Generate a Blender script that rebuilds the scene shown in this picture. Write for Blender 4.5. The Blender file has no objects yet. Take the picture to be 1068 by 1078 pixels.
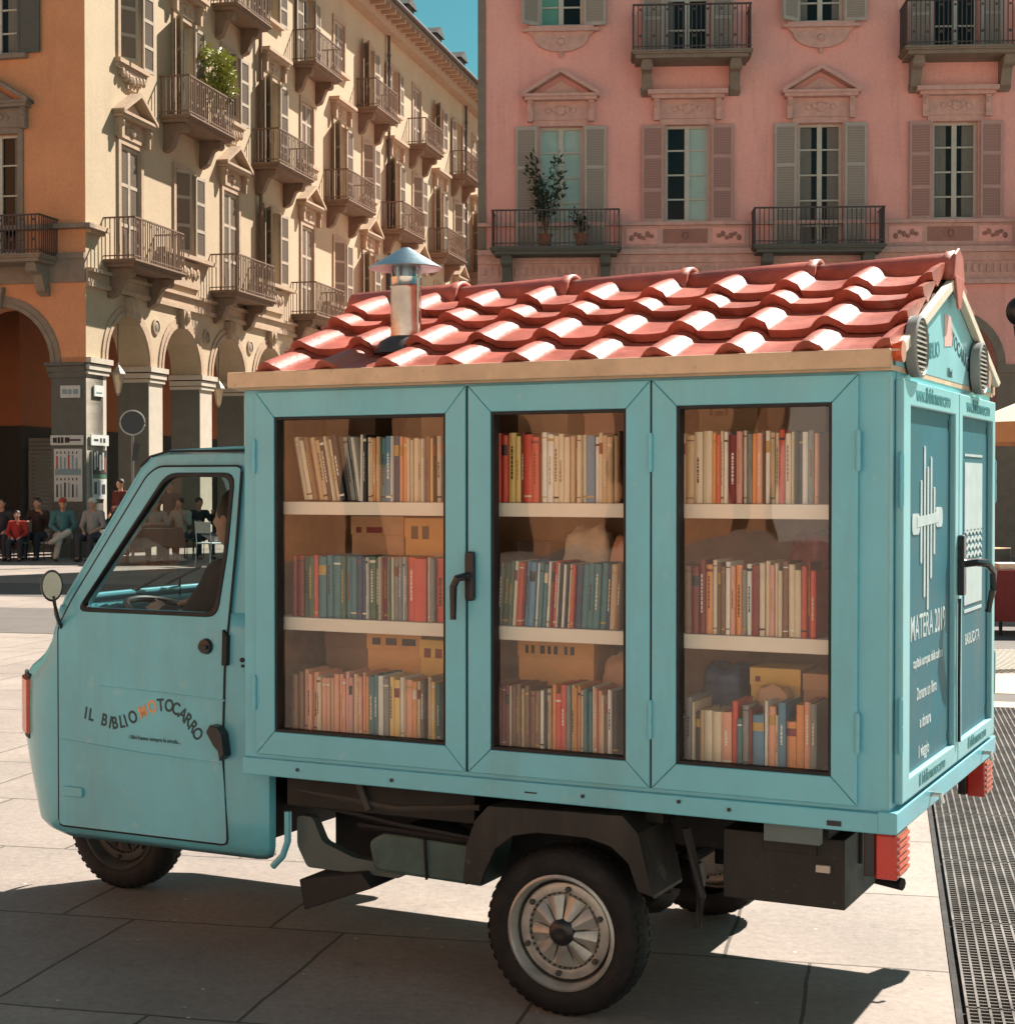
import bpy, bmesh, math, random
from mathutils import Vector, Matrix
R = math.radians
rnd = random.Random(11)
col = bpy.context.scene.collection
sc = bpy.context.scene

# ------------------------------------------------------------------ camera
H = 1.605
cam = bpy.data.cameras.new('camera'); camo = bpy.data.objects.new('camera', cam); col.objects.link(camo)
camo.location = (0, 0, H); camo.rotation_euler = (R(90) - 0.0163, 0, 0)
cam.sensor_fit = 'HORIZONTAL'; cam.sensor_width = 36; cam.lens = 36 * 1712 / 1068
cam.clip_start = 0.05; cam.clip_end = 600
sc.camera = camo

# ------------------------------------------------------------------ light
SUN_DIR = Vector((0.72, 0.694)); SUN_EL = R(46)
w = bpy.data.worlds.new('World'); sc.world = w; w.use_nodes = True
nt = w.node_tree; bg = nt.nodes['Background']
sky = nt.nodes.new('ShaderNodeTexSky'); sky.sky_type = 'NISHITA'; sky.sun_disc = False
sky.sun_elevation = SUN_EL; sky.sun_rotation = math.atan2(SUN_DIR.x, SUN_DIR.y)
sky.dust_density = 0.6; sky.ozone_density = 1.0; sky.air_density = 1.0
tint = nt.nodes.new('ShaderNodeMix'); tint.data_type = 'RGBA'; tint.blend_type = 'MULTIPLY'; tint.inputs[0].default_value = 1
tint.inputs[7].default_value = (0.38, 0.84, 0.68, 1)
nt.links.new(sky.outputs[0], tint.inputs[6]); nt.links.new(tint.outputs[2], bg.inputs[0])
bg.inputs[1].default_value = 0.05
sl = bpy.data.lights.new('sun', 'SUN'); sl.energy = 5.0; sl.angle = R(0.53); sl.color = (1, 0.91, 0.81)
so = bpy.data.objects.new('sun', sl); col.objects.link(so)
sv = Vector((SUN_DIR.x * math.cos(SUN_EL), SUN_DIR.y * math.cos(SUN_EL), math.sin(SUN_EL)))
so.rotation_euler = sv.to_track_quat('Z', 'Y').to_euler(); so.location = (10, 10, 30)
sc.view_settings.view_transform = 'Standard'; sc.view_settings.look = 'None'
sc.cycles.max_bounces = 6; sc.cycles.diffuse_bounces = 3; sc.cycles.glossy_bounces = 3; sc.cycles.transparent_max_bounces = 12
sc.view_settings.exposure = 1.27; sc.view_settings.gamma = 1

# ------------------------------------------------------------------ materials
MATS = {}
def mat(name, c, rough=0.6, metal=0.0, var=0.12, scale=6.0, bump=0.0, bscale=40.0, spec=0.5, coat=0.0, spots=0.0, spotc=(0.05, 0.04, 0.03), grime=0.0):
    if name in MATS: return MATS[name]
    m = bpy.data.materials.new(name); m.use_nodes = True; MATS[name] = m
    n = m.node_tree; L = n.links; b = n.nodes['Principled BSDF']
    b.inputs['Roughness'].default_value = rough; b.inputs['Metallic'].default_value = metal
    b.inputs['Specular IOR Level'].default_value = spec
    b.inputs['Coat Weight'].default_value = coat; b.inputs['Coat Roughness'].default_value = 0.08
    tc = n.nodes.new('ShaderNodeTexCoord')
    nz = n.nodes.new('ShaderNodeTexNoise'); nz.inputs['Scale'].default_value = scale; nz.inputs['Detail'].default_value = 6; nz.inputs['Roughness'].default_value = 0.65
    L.new(tc.outputs['Object'], nz.inputs['Vector'])
    mr = n.nodes.new('ShaderNodeMapRange'); mr.inputs[1].default_value = 0.3; mr.inputs[2].default_value = 0.7
    mr.inputs[3].default_value = 1 - var; mr.inputs[4].default_value = 1 + var
    L.new(nz.outputs[0], mr.inputs[0])
    mx = n.nodes.new('ShaderNodeVectorMath'); mx.operation = 'SCALE'; mx.inputs[0].default_value = c[:3]
    L.new(mr.outputs[0], mx.inputs['Scale'])
    last = mx.outputs[0]
    if spots > 0:
        n2 = n.nodes.new('ShaderNodeTexNoise'); n2.inputs['Scale'].default_value = scale * 7; n2.inputs['Detail'].default_value = 3
        L.new(tc.outputs['Object'], n2.inputs['Vector'])
        r2 = n.nodes.new('ShaderNodeMapRange'); r2.inputs[1].default_value = 0.66; r2.inputs[2].default_value = 0.72
        r2.inputs[3].default_value = 0; r2.inputs[4].default_value = spots
        L.new(n2.outputs[0], r2.inputs[0])
        mm = n.nodes.new('ShaderNodeMix'); mm.data_type = 'RGBA'; mm.inputs[7].default_value = (*spotc, 1)
        L.new(r2.outputs[0], mm.inputs[0]); L.new(last, mm.inputs[6]); last = mm.outputs[2]
    if grime > 0:
        for sc3, vec3, lo, hi, gc, fac in ((3.2, (1, 1, .22), .50, .78, (.16, .15, .11), grime), (26, (.25, 1, 1.6), .68, .74, (.05, .09, .09), grime * 1.3), (5.5, (1, 1, 1), .60, .66, (.34, .48, .46), grime * .5)):
            mp3 = n.nodes.new('ShaderNodeMapping'); mp3.inputs['Scale'].default_value = vec3; L.new(tc.outputs['Object'], mp3.inputs[0])
            n3 = n.nodes.new('ShaderNodeTexNoise'); n3.inputs['Scale'].default_value = sc3; n3.inputs['Detail'].default_value = 9; n3.inputs['Roughness'].default_value = .72; L.new(mp3.outputs[0], n3.inputs['Vector'])
            r3 = n.nodes.new('ShaderNodeMapRange'); r3.inputs[1].default_value = lo; r3.inputs[2].default_value = hi; r3.inputs[3].default_value = 0; r3.inputs[4].default_value = fac; L.new(n3.outputs[0], r3.inputs[0])
            m3 = n.nodes.new('ShaderNodeMix'); m3.data_type = 'RGBA'; m3.inputs[7].default_value = (*gc, 1); L.new(r3.outputs[0], m3.inputs[0]); L.new(last, m3.inputs[6]); last = m3.outputs[2]
    L.new(last, b.inputs['Base Color'])
    rr = n.nodes.new('ShaderNodeMapRange'); rr.inputs[1].default_value = 0.3; rr.inputs[2].default_value = 0.7
    rr.inputs[3].default_value = max(0.02, rough * 0.8); rr.inputs[4].default_value = min(1, rough * 1.25)
    L.new(nz.outputs[0], rr.inputs[0]); L.new(rr.outputs[0], b.inputs['Roughness'])
    if bump > 0:
        nb = n.nodes.new('ShaderNodeTexNoise'); nb.inputs['Scale'].default_value = bscale; nb.inputs['Detail'].default_value = 5
        L.new(tc.outputs['Object'], nb.inputs['Vector'])
        bp = n.nodes.new('ShaderNodeBump'); bp.inputs['Strength'].default_value = bump; bp.inputs['Distance'].default_value = 0.02
        L.new(nb.outputs[0], bp.inputs['Height']); L.new(bp.outputs[0], b.inputs['Normal'])
    return m

def wall_mat(name, c, c2, sc_=0.6, streak=0.5):
    m = bpy.data.materials.new(name); m.use_nodes = True; MATS[name] = m
    n = m.node_tree; L = n.links; b = n.nodes['Principled BSDF']; b.inputs['Roughness'].default_value = 0.9
    tc = n.nodes.new('ShaderNodeTexCoord')
    def noise(scale, vec3, det=6):
        mp = n.nodes.new('ShaderNodeMapping'); mp.inputs['Scale'].default_value = vec3; L.new(tc.outputs['Object'], mp.inputs[0])
        z = n.nodes.new('ShaderNodeTexNoise'); z.inputs['Scale'].default_value = scale; z.inputs['Detail'].default_value = det; z.inputs['Roughness'].default_value = 0.7
        L.new(mp.outputs[0], z.inputs['Vector']); return z.outputs[0]
    a = noise(sc_, (1, 1, 1)); s_ = noise(2.2, (1, 1, 0.12)); f = noise(14, (1, 1, 1), 3)
    def rng(x, a0, a1, o0, o1):
        r = n.nodes.new('ShaderNodeMapRange'); [r.inputs.__getitem__(i + 1).__setattr__('default_value', q) for i, q in enumerate((a0, a1, o0, o1))]
        L.new(x, r.inputs[0]); return r.outputs[0]
    m1 = n.nodes.new('ShaderNodeMix'); m1.data_type = 'RGBA'; m1.inputs[6].default_value = (*c, 1); m1.inputs[7].default_value = (*c2, 1)
    L.new(rng(a, 0.38, 0.66, 0, 1), m1.inputs[0])
    m2 = n.nodes.new('ShaderNodeMix'); m2.data_type = 'RGBA'; m2.inputs[7].default_value = (c2[0] * .55, c2[1] * .55, c2[2] * .55, 1)
    L.new(rng(s_, 0.55, 0.8, 0, streak), m2.inputs[0]); L.new(m1.outputs[2], m2.inputs[6])
    v = n.nodes.new('ShaderNodeVectorMath'); v.operation = 'SCALE'; L.new(m2.outputs[2], v.inputs[0]); L.new(rng(f, 0.3, 0.7, 0.93, 1.06), v.inputs['Scale'])
    L.new(v.outputs[0], b.inputs['Base Color'])
    bp = n.nodes.new('ShaderNodeBump'); bp.inputs['Strength'].default_value = 0.25; bp.inputs['Distance'].default_value = 0.02
    L.new(f, bp.inputs['Height']); L.new(bp.outputs[0], b.inputs['Normal'])
    return m

def slat_mat(name, c):
    m = bpy.data.materials.new(name); m.use_nodes = True; MATS[name] = m
    n = m.node_tree; L = n.links; b = n.nodes['Principled BSDF']; b.inputs['Roughness'].default_value = 0.7
    tc = n.nodes.new('ShaderNodeTexCoord'); wv = n.nodes.new('ShaderNodeTexWave'); wv.bands_direction = 'Z'; wv.inputs['Scale'].default_value = 5.5
    wv.wave_profile = 'SAW'
    L.new(tc.outputs['Object'], wv.inputs['Vector'])
    mx = n.nodes.new('ShaderNodeMix'); mx.data_type = 'RGBA'; mx.inputs[6].default_value = (*c, 1); mx.inputs[7].default_value = (c[0] * .72, c[1] * .72, c[2] * .72, 1)
    L.new(wv.outputs['Color'], mx.inputs[0]); L.new(mx.outputs[2], b.inputs['Base Color'])
    bp = n.nodes.new('ShaderNodeBump'); bp.inputs['Strength'].default_value = 0.6; bp.inputs['Distance'].default_value = 0.03
    L.new(wv.outputs['Fac'], bp.inputs['Height']); L.new(bp.outputs[0], b.inputs['Normal'])
    return m

def glass_mat(name, tintc=(0.93, 0.97, 0.96), refl=1.0):
    m = bpy.data.materials.new(name); m.use_nodes = True; MATS[name] = m
    n = m.node_tree; L = n.links; n.nodes.remove(n.nodes['Principled BSDF']); out = n.nodes['Material Output']
    t = n.nodes.new('ShaderNodeBsdfTransparent'); t.inputs[0].default_value = (*tintc, 1)
    g = n.nodes.new('ShaderNodeBsdfGlossy'); g.inputs['Roughness'].default_value = 0.015
    tc = n.nodes.new('ShaderNodeTexCoord'); nz = n.nodes.new('ShaderNodeTexNoise'); nz.inputs['Scale'].default_value = 2.0
    L.new(tc.outputs['Object'], nz.inputs[0]); bp = n.nodes.new('ShaderNodeBump'); bp.inputs['Strength'].default_value = 0.06; bp.inputs['Distance'].default_value = 0.05
    L.new(nz.outputs[0], bp.inputs['Height']); L.new(bp.outputs[0], g.inputs['Normal'])
    ge = n.nodes.new('ShaderNodeNewGeometry'); dt = n.nodes.new('ShaderNodeVectorMath'); dt.operation = 'DOT_PRODUCT'
    L.new(ge.outputs['Incoming'], dt.inputs[0]); L.new(ge.outputs['Normal'], dt.inputs[1])
    ab = n.nodes.new('ShaderNodeMath'); ab.operation = 'ABSOLUTE'; L.new(dt.outputs['Value'], ab.inputs[0])
    om = n.nodes.new('ShaderNodeMath'); om.operation = 'SUBTRACT'; om.inputs[0].default_value = 1; L.new(ab.outputs[0], om.inputs[1])
    pw = n.nodes.new('ShaderNodeMath'); pw.operation = 'POWER'; pw.inputs[1].default_value = 5; L.new(om.outputs[0], pw.inputs[0])
    mu = n.nodes.new('ShaderNodeMath'); mu.operation = 'MULTIPLY_ADD'; mu.inputs[1].default_value = .95; mu.inputs[2].default_value = .05 * refl; mu.use_clamp = True
    L.new(pw.outputs[0], mu.inputs[0])
    mx = n.nodes.new('ShaderNodeMixShader'); L.new(mu.outputs[0], mx.inputs[0]); L.new(t.outputs[0], mx.inputs[1]); L.new(g.outputs[0], mx.inputs[2])
    L.new(mx.outputs[0], out.inputs[0]); return m

TEAL = mat('teal_paint', (0.155, 0.50, 0.605), 0.34, var=0.08, scale=2.5, bump=0.05, bscale=6, coat=0.3, grime=.38, spots=0.18, spotc=(0.45, 0.6, 0.58))
TEAL2 = mat('teal_paint_cab', (0.135, 0.475, 0.58), 0.32, var=0.10, scale=2.2, bump=0.12, bscale=3.5, coat=0.45, grime=.38, spots=0.22, spotc=(0.4, 0.58, 0.55))
DIRT = None
TEALL = mat('teal_paint_rear', (0.24, 0.52, 0.57), 0.45, var=0.08, scale=4, coat=0.1, grime=.3)
PANEL = mat('blue_vinyl', (0.010, 0.118, 0.160), 0.5, var=0.25, scale=3, spec=0.3)
BLACKR = mat('black_rubber', (0.012, 0.012, 0.013), 0.65, var=0.3, scale=12)
TYRE = mat('tyre_rubber', (0.006, 0.0055, 0.0055), 0.75, var=0.3, scale=10, bump=0.2, bscale=60)
BLACKP = mat('black_plastic', (0.015, 0.015, 0.017), 0.3)
DARKM = mat('dark_metal', (0.010, 0.009, 0.0085), 0.6, metal=0.2, var=0.4, scale=9, spots=0.4, spotc=(0.08, 0.05, 0.035))
GUARD = mat('guard_plastic', (0.012, 0.0115, 0.011), 0.6, var=0.35, scale=8, grime=.25, spots=0.3, spotc=(0.09, 0.08, 0.07))
CHROME = mat('bright_metal', (0.62, 0.60, 0.57), 0.28, metal=0.9, var=0.2, scale=14)
STEEL = mat('pipe_steel', (0.62, 0.56, 0.50), 0.22, metal=1.0, var=0.25, scale=10, bump=0.05, bscale=12)
CAPM = mat('cap_steel', (0.30, 0.38, 0.43), 0.35, metal=0.9, var=0.15, scale=8)
RIM = mat('rim_paint', (0.42, 0.41, 0.38), 0.4, metal=0.5, var=0.25, scale=16, spots=0.4, spotc=(0.08, 0.06, 0.05))
RIMD = mat('rim_dark', (0.06, 0.055, 0.05), 0.6, var=0.3, scale=16)
TERRA = mat('terracotta', (0.40, 0.10, 0.068), 0.45, var=0.4, scale=5, bump=0.10, bscale=50, spec=.4, grime=.25, spots=0.15, spotc=(0.62, 0.32, 0.24))
WOODF = mat('fascia_wood', (0.62, 0.44, 0.29), 0.6, var=0.2, scale=7, bump=0.06, spots=0.3, spotc=(0.3, 0.17, 0.09))
SHELF = mat('shelf_paint', (0.86, 0.76, 0.63), 0.5, var=0.06)
LINING = mat('lining_wood', (0.36, 0.19, 0.10), 0.6, var=0.4, scale=5)
DARKW = mat('dark_wood', (0.10, 0.05, 0.025), 0.6, var=0.4, scale=5)
REDL = mat('red_lens', (0.50, 0.022, 0.010), 0.25, var=0.1, coat=0.5)
ORL = mat('orange_lens', (0.62, 0.09, 0.02), 0.25, var=0.1, coat=0.5)
WHITEL = mat('white_vinyl', (0.46, 0.54, 0.55), 0.5, var=0.12, scale=14)
INK = mat('dark_ink', (0.015, 0.055, 0.065), 0.5, var=0.1)
ORINK = mat('orange_ink', (0.75, 0.36, 0.14), 0.5, var=0.1)
PINKI = mat('pink_ink', (0.75, 0.42, 0.38), 0.5, var=0.1)
GREENI = mat('teal_ink', (0.03, 0.20, 0.22), 0.5, var=0.1)
GLASS = glass_mat('window_glass', (.97, .98, .97), refl=1.6)
GLASSC = glass_mat('cab_glass', (0.78, 0.83, 0.81), 0.5)
MIRR = mat('mirror_glass', (0.30, 0.34, 0.30), 0.04, metal=1.0, var=0.02)
CREAM = wall_mat('cream_stucco', (0.50, 0.395, 0.265), (0.45, 0.345, 0.23), streak=0.3)
ORANGE = wall_mat('orange_stucco', (0.72, 0.33, 0.165), (0.62, 0.28, 0.14), streak=0.35)
PINK = wall_mat('pink_stucco', (0.95, 0.47, 0.40), (0.86, 0.40, 0.35), streak=0.6)
TRIMC = mat('cream_trim', (0.42, 0.30, 0.205), 0.85, var=0.16, scale=5, bump=0.3, bscale=14)
TRIMP = mat('pink_stone_trim', (0.66, 0.39, 0.33), 0.85, var=0.16, scale=6, bump=0.4, bscale=16)
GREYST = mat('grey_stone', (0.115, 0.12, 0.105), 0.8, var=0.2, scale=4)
GREYST2 = mat('grey_stone_band', (0.25, 0.20, 0.155), 0.8, var=0.2, scale=4, bump=0.3, bscale=14)
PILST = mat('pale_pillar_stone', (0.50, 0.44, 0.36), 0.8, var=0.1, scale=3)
SHUTG = mat('shutter_frame_grey', (0.46, 0.40, 0.35), 0.7, var=0.12, scale=5)
SHUTGS = slat_mat('shutter_slats_grey', (0.38, 0.33, 0.285))
SHUTR = mat('shutter_frame_rose', (0.52, 0.31, 0.27), 0.7, var=0.12, scale=5)
SHUTRS = slat_mat('shutter_slats_rose', (0.44, 0.25, 0.22))
SHUTC = mat('shutter_frame_tan', (0.42, 0.34, 0.26), 0.7, var=0.12, scale=5)
SHUTCS = slat_mat('shutter_slats_tan', (0.24, 0.18, 0.13))
SHUTD = mat('shutter_frame_dark', (0.09, 0.10, 0.095), 0.7, var=0.12, scale=5)
SHUTDS = slat_mat('shutter_slats_dark', (0.11, 0.115, 0.105))
WFRAME = mat('window_white_frame', (0.55, 0.53, 0.45), 0.6, var=0.08)
PANE = mat('dark_pane', (0.012, 0.012, 0.010), 0.1, var=0.3, scale=1.5, spec=0.25)
PANEC = mat('curtained_pane', (0.40, 0.55, 0.49), 0.12, var=0.14, scale=2.0)
PANEG = mat('green_curtained_pane', (0.14, 0.36, 0.27), 0.12, var=0.1, scale=2.0)
IRON = mat('wrought_iron', (0.075, 0.055, 0.05), 0.6, var=0.3)
IRONT = mat('rusty_iron', (0.16, 0.095, 0.06), 0.7, var=0.3)
BALC = mat('balcony_stone', (0.21, 0.135, 0.09), 0.85, var=0.2, scale=5, bump=0.3, bscale=14)
ROOFG = mat('roof_slate', (0.05, 0.045, 0.04), 0.8, var=0.3, scale=4)
EAVE = mat('eave_grey', (0.20, 0.165, 0.125), 0.8, var=0.15, scale=4)
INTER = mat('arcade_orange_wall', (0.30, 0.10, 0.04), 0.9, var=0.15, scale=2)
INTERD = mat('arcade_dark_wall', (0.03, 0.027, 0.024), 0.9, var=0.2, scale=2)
PALEST = mat('pale_paving_band', (0.52, 0.42, 0.32), 0.8, var=0.1, scale=3)
GREYB = mat('grey_paving_shadow', (0.13, 0.115, 0.105), 0.85, var=0.15, scale=3)
SKIN = mat('skin', (0.52, 0.27, 0.18), 0.55, var=0.08)
LEAF = mat('dark_leaf', (0.035, 0.06, 0.035), 0.5, var=0.3, scale=9)
LEAFY = mat('yellow_leaf', (0.34, 0.36, 0.08), 0.5, var=0.3, scale=9)
CLAY = mat('clay_pot', (0.35, 0.14, 0.08), 0.8)

# ------------------------------------------------------------------ mesh builder
class MB:
    def __init__(s, fn=None):
        s.v = []; s.f = []; s.m = []; s.fn = fn or (lambda a, b, c: (a, b, c)); s.mi = 0
    def P(s, p): s.v.append(s.fn(*p)); return len(s.v) - 1
    def face(s, ids): s.f.append(tuple(ids)); s.m.append(s.mi)
    def poly(s, pts): s.face([s.P(p) for p in pts])
    def box(s, a0, a1, b0, b1, c0, c1):
        i = [s.P((a, b, c)) for a in (a0, a1) for b in (b0, b1) for c in (c0, c1)]
        for q in ((0, 1, 3, 2), (4, 6, 7, 5), (0, 4, 5, 1), (2, 3, 7, 6), (0, 2, 6, 4), (1, 5, 7, 3)): s.face([i[k] for k in q])
    def hexa(s, p8):   # two quads
        i = [s.P(p) for p in p8]
        for q in ((3, 2, 1, 0), (4, 5, 6, 7), (0, 1, 5, 4), (1, 2, 6, 5), (2, 3, 7, 6), (3, 0, 4, 7)): s.face([i[k] for k in q])
    def prism(s, poly, b0, b1, plane='ac'):
        def mk(p, b):
            if plane == 'ac': return (p[0], b, p[1])
            if plane == 'bc': return (b, p[0], p[1])
            return (p[0], p[1], b)
        A = [s.P(mk(p, b0)) for p in poly]; B = [s.P(mk(p, b1)) for p in poly]; n = len(poly)
        s.face(A[::-1]); s.face(B)
        for k in range(n): s.face((A[k], A[(k + 1) % n], B[(k + 1) % n], B[k]))
    def tube(s, pts, r, n=8, closed=False):
        pts = [Vector(p) for p in pts]; N = len(pts); rings = []
        rr = r if isinstance(r, (list, tuple)) else [r] * N
        for k, p in enumerate(pts):
            if closed: t = pts[(k + 1) % N] - pts[k - 1]
            else: t = pts[min(k + 1, N - 1)] - pts[max(k - 1, 0)]
            t.normalize(); u = t.cross(Vector((0, 0, 1)))
            if u.length < 0.05: u = t.cross(Vector((1, 0, 0)))
            u.normalize(); v_ = t.cross(u)
            rings.append([s.P(p + (u * math.cos(a) + v_ * math.sin(a)) * rr[k]) for a in [2 * math.pi * j / n for j in range(n)]])
        for k in range(N if closed else N - 1):
            A, B = rings[k], rings[(k + 1) % N]
            for j in range(n): s.face((A[j], A[(j + 1) % n], B[(j + 1) % n], B[j]))
        if not closed: s.face(rings[0][::-1]); s.face(rings[-1])
    def lathe(s, prof, center, axis='z', n=32, cap=True):   # prof: (r, h)
        rings = []
        for r, h in prof:
            ring = []
            for j in range(n):
                a = 2 * math.pi * j / n; c, d = r * math.cos(a), r * math.sin(a)
                if axis == 'z': p = (center[0] + c, center[1] + d, center[2] + h)
                elif axis == 'y': p = (center[0] + c, center[1] + h, center[2] + d)
                else: p = (center[0] + h, center[1] + c, center[2] + d)
                ring.append(s.P(p))
            rings.append(ring)
        for A, B in zip(rings, rings[1:]):
            for j in range(n): s.face((A[j], A[(j + 1) % n], B[(j + 1) % n], B[j]))
        if cap:
            if prof[0][0] > 1e-4: s.face(rings[0][::-1])
            if prof[-1][0] > 1e-4: s.face(rings[-1])
    def ell(s, c, r, n=12, m=8):
        prof = [(math.sin(math.pi * k / m), -math.cos(math.pi * k / m)) for k in range(m + 1)]
        rings = []
        for pr, ph in prof:
            rings.append([s.P((c[0] + r[0] * max(pr, 0.002) * math.cos(2 * math.pi * j / n), c[1] + r[1] * max(pr, 0.002) * math.sin(2 * math.pi * j / n), c[2] + r[2] * ph)) for j in range(n)])
        for A, B in zip(rings, rings[1:]):
            for j in range(n): s.face((A[j], A[(j + 1) % n], B[(j + 1) % n], B[j]))
        s.face(rings[0][::-1]); s.face(rings[-1])
    def ringplate(s, outer, inner, b0, b1):      # flat plate in (a,c) plane with a hole
        def fill(b):
            bm = bmesh.new(); es = []
            for lp in (outer, inner):
                vs = [bm.verts.new((p[0], p[1], 0)) for p in lp]
                for k in range(len(vs)): es.append(bm.edges.new((vs[k], vs[(k + 1) % len(vs)])))
            bmesh.ops.triangle_fill(bm, use_beauty=True, use_dissolve=False, edges=es)
            for f in bm.faces: s.poly([(v.co.x, b, v.co.y) for v in f.verts])
            bm.free()
        fill(b0); fill(b1)
        for lp in (outer, inner):
            n = len(lp)
            for k in range(n):
                p, q = lp[k], lp[(k + 1) % n]
                s.poly([(p[0], b0, p[1]), (q[0], b0, q[1]), (q[0], b1, q[1]), (p[0], b1, p[1])])
    def build(s, name, mats, parent=None, bevel=0, smooth=False, loc=None, merge=True, seg=2):
        me = bpy.data.meshes.new(name); me.from_pydata([tuple(v) for v in s.v], [], s.f)
        if not isinstance(mats, (list, tuple)): mats = [mats]
        for m in mats: me.materials.append(m)
        me.polygons.foreach_set('material_index', [min(i, len(mats) - 1) for i in s.m])
        bm = bmesh.new(); bm.from_mesh(me)
        if merge: bmesh.ops.remove_doubles(bm, verts=bm.verts, dist=1e-5)
        bmesh.ops.recalc_face_normals(bm, faces=bm.faces); bm.to_mesh(me); bm.free()
        o = bpy.data.objects.new(name, me); col.objects.link(o)
        if parent: o.parent = parent
        if loc: o.location = loc
        if bevel:
            b = o.modifiers.new('bevel', 'BEVEL'); b.width = bevel; b.segments = seg; b.limit_method = 'ANGLE'; b.angle_limit = R(35)
        if smooth:
            me.polygons.foreach_set('use_smooth', [True] * len(me.polygons))
            try: me.set_sharp_from_angle(angle=R(smooth if smooth is not True else 40))
            except Exception: pass
        return o

def tag(o, label=None, cat=None, group=None, kind=None):
    if label: o['label'] = label
    if cat: o['category'] = cat
    if group: o['group'] = group
    if kind: o['kind'] = kind
    return o
def empty(name, loc, rz=0, label=None, cat=None, group=None):
    o = bpy.data.objects.new(name, None); col.objects.link(o); o.location = loc; o.rotation_euler = (0, 0, rz); o.empty_display_size = .2
    return tag(o, label, cat, group)
def text_mesh(s, size, m, parent, M, name='lettering', ext=0.0006, align='CENTER', squeeze=1.0, bold=0.0):
    cu = bpy.data.curves.new('t', 'FONT'); cu.body = s; cu.size = size; cu.extrude = ext; cu.align_x = align; cu.offset = bold
    o = bpy.data.objects.new('t', cu); col.objects.link(o)
    me = bpy.data.meshes.new_from_object(o.evaluated_get(bpy.context.evaluated_depsgraph_get()))
    bpy.data.objects.remove(o); me.transform(M @ Matrix.Diagonal((squeeze, 1, 1, 1)))
    me.materials.clear(); me.materials.append(m)
    ob = bpy.data.objects.new(name, me); col.objects.link(ob); ob.parent = parent
    return ob
def join_meshes(obs):
    bm = bmesh.new(); mats = []; base = obs[0]
    for o in obs:
        off = len(bm.faces); me = o.data; bm.from_mesh(me); bm.faces.ensure_lookup_table()
        m = me.materials[0]
        if m not in mats: mats.append(m)
        for k in range(off, len(bm.faces)): bm.faces[k].material_index = mats.index(m)
    me = bpy.data.meshes.new(base.name); bm.to_mesh(me); bm.free()
    for m in mats: me.materials.append(m)
    base.data = me
    for o in obs[1:]: bpy.data.objects.remove(o)
    return base

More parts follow.
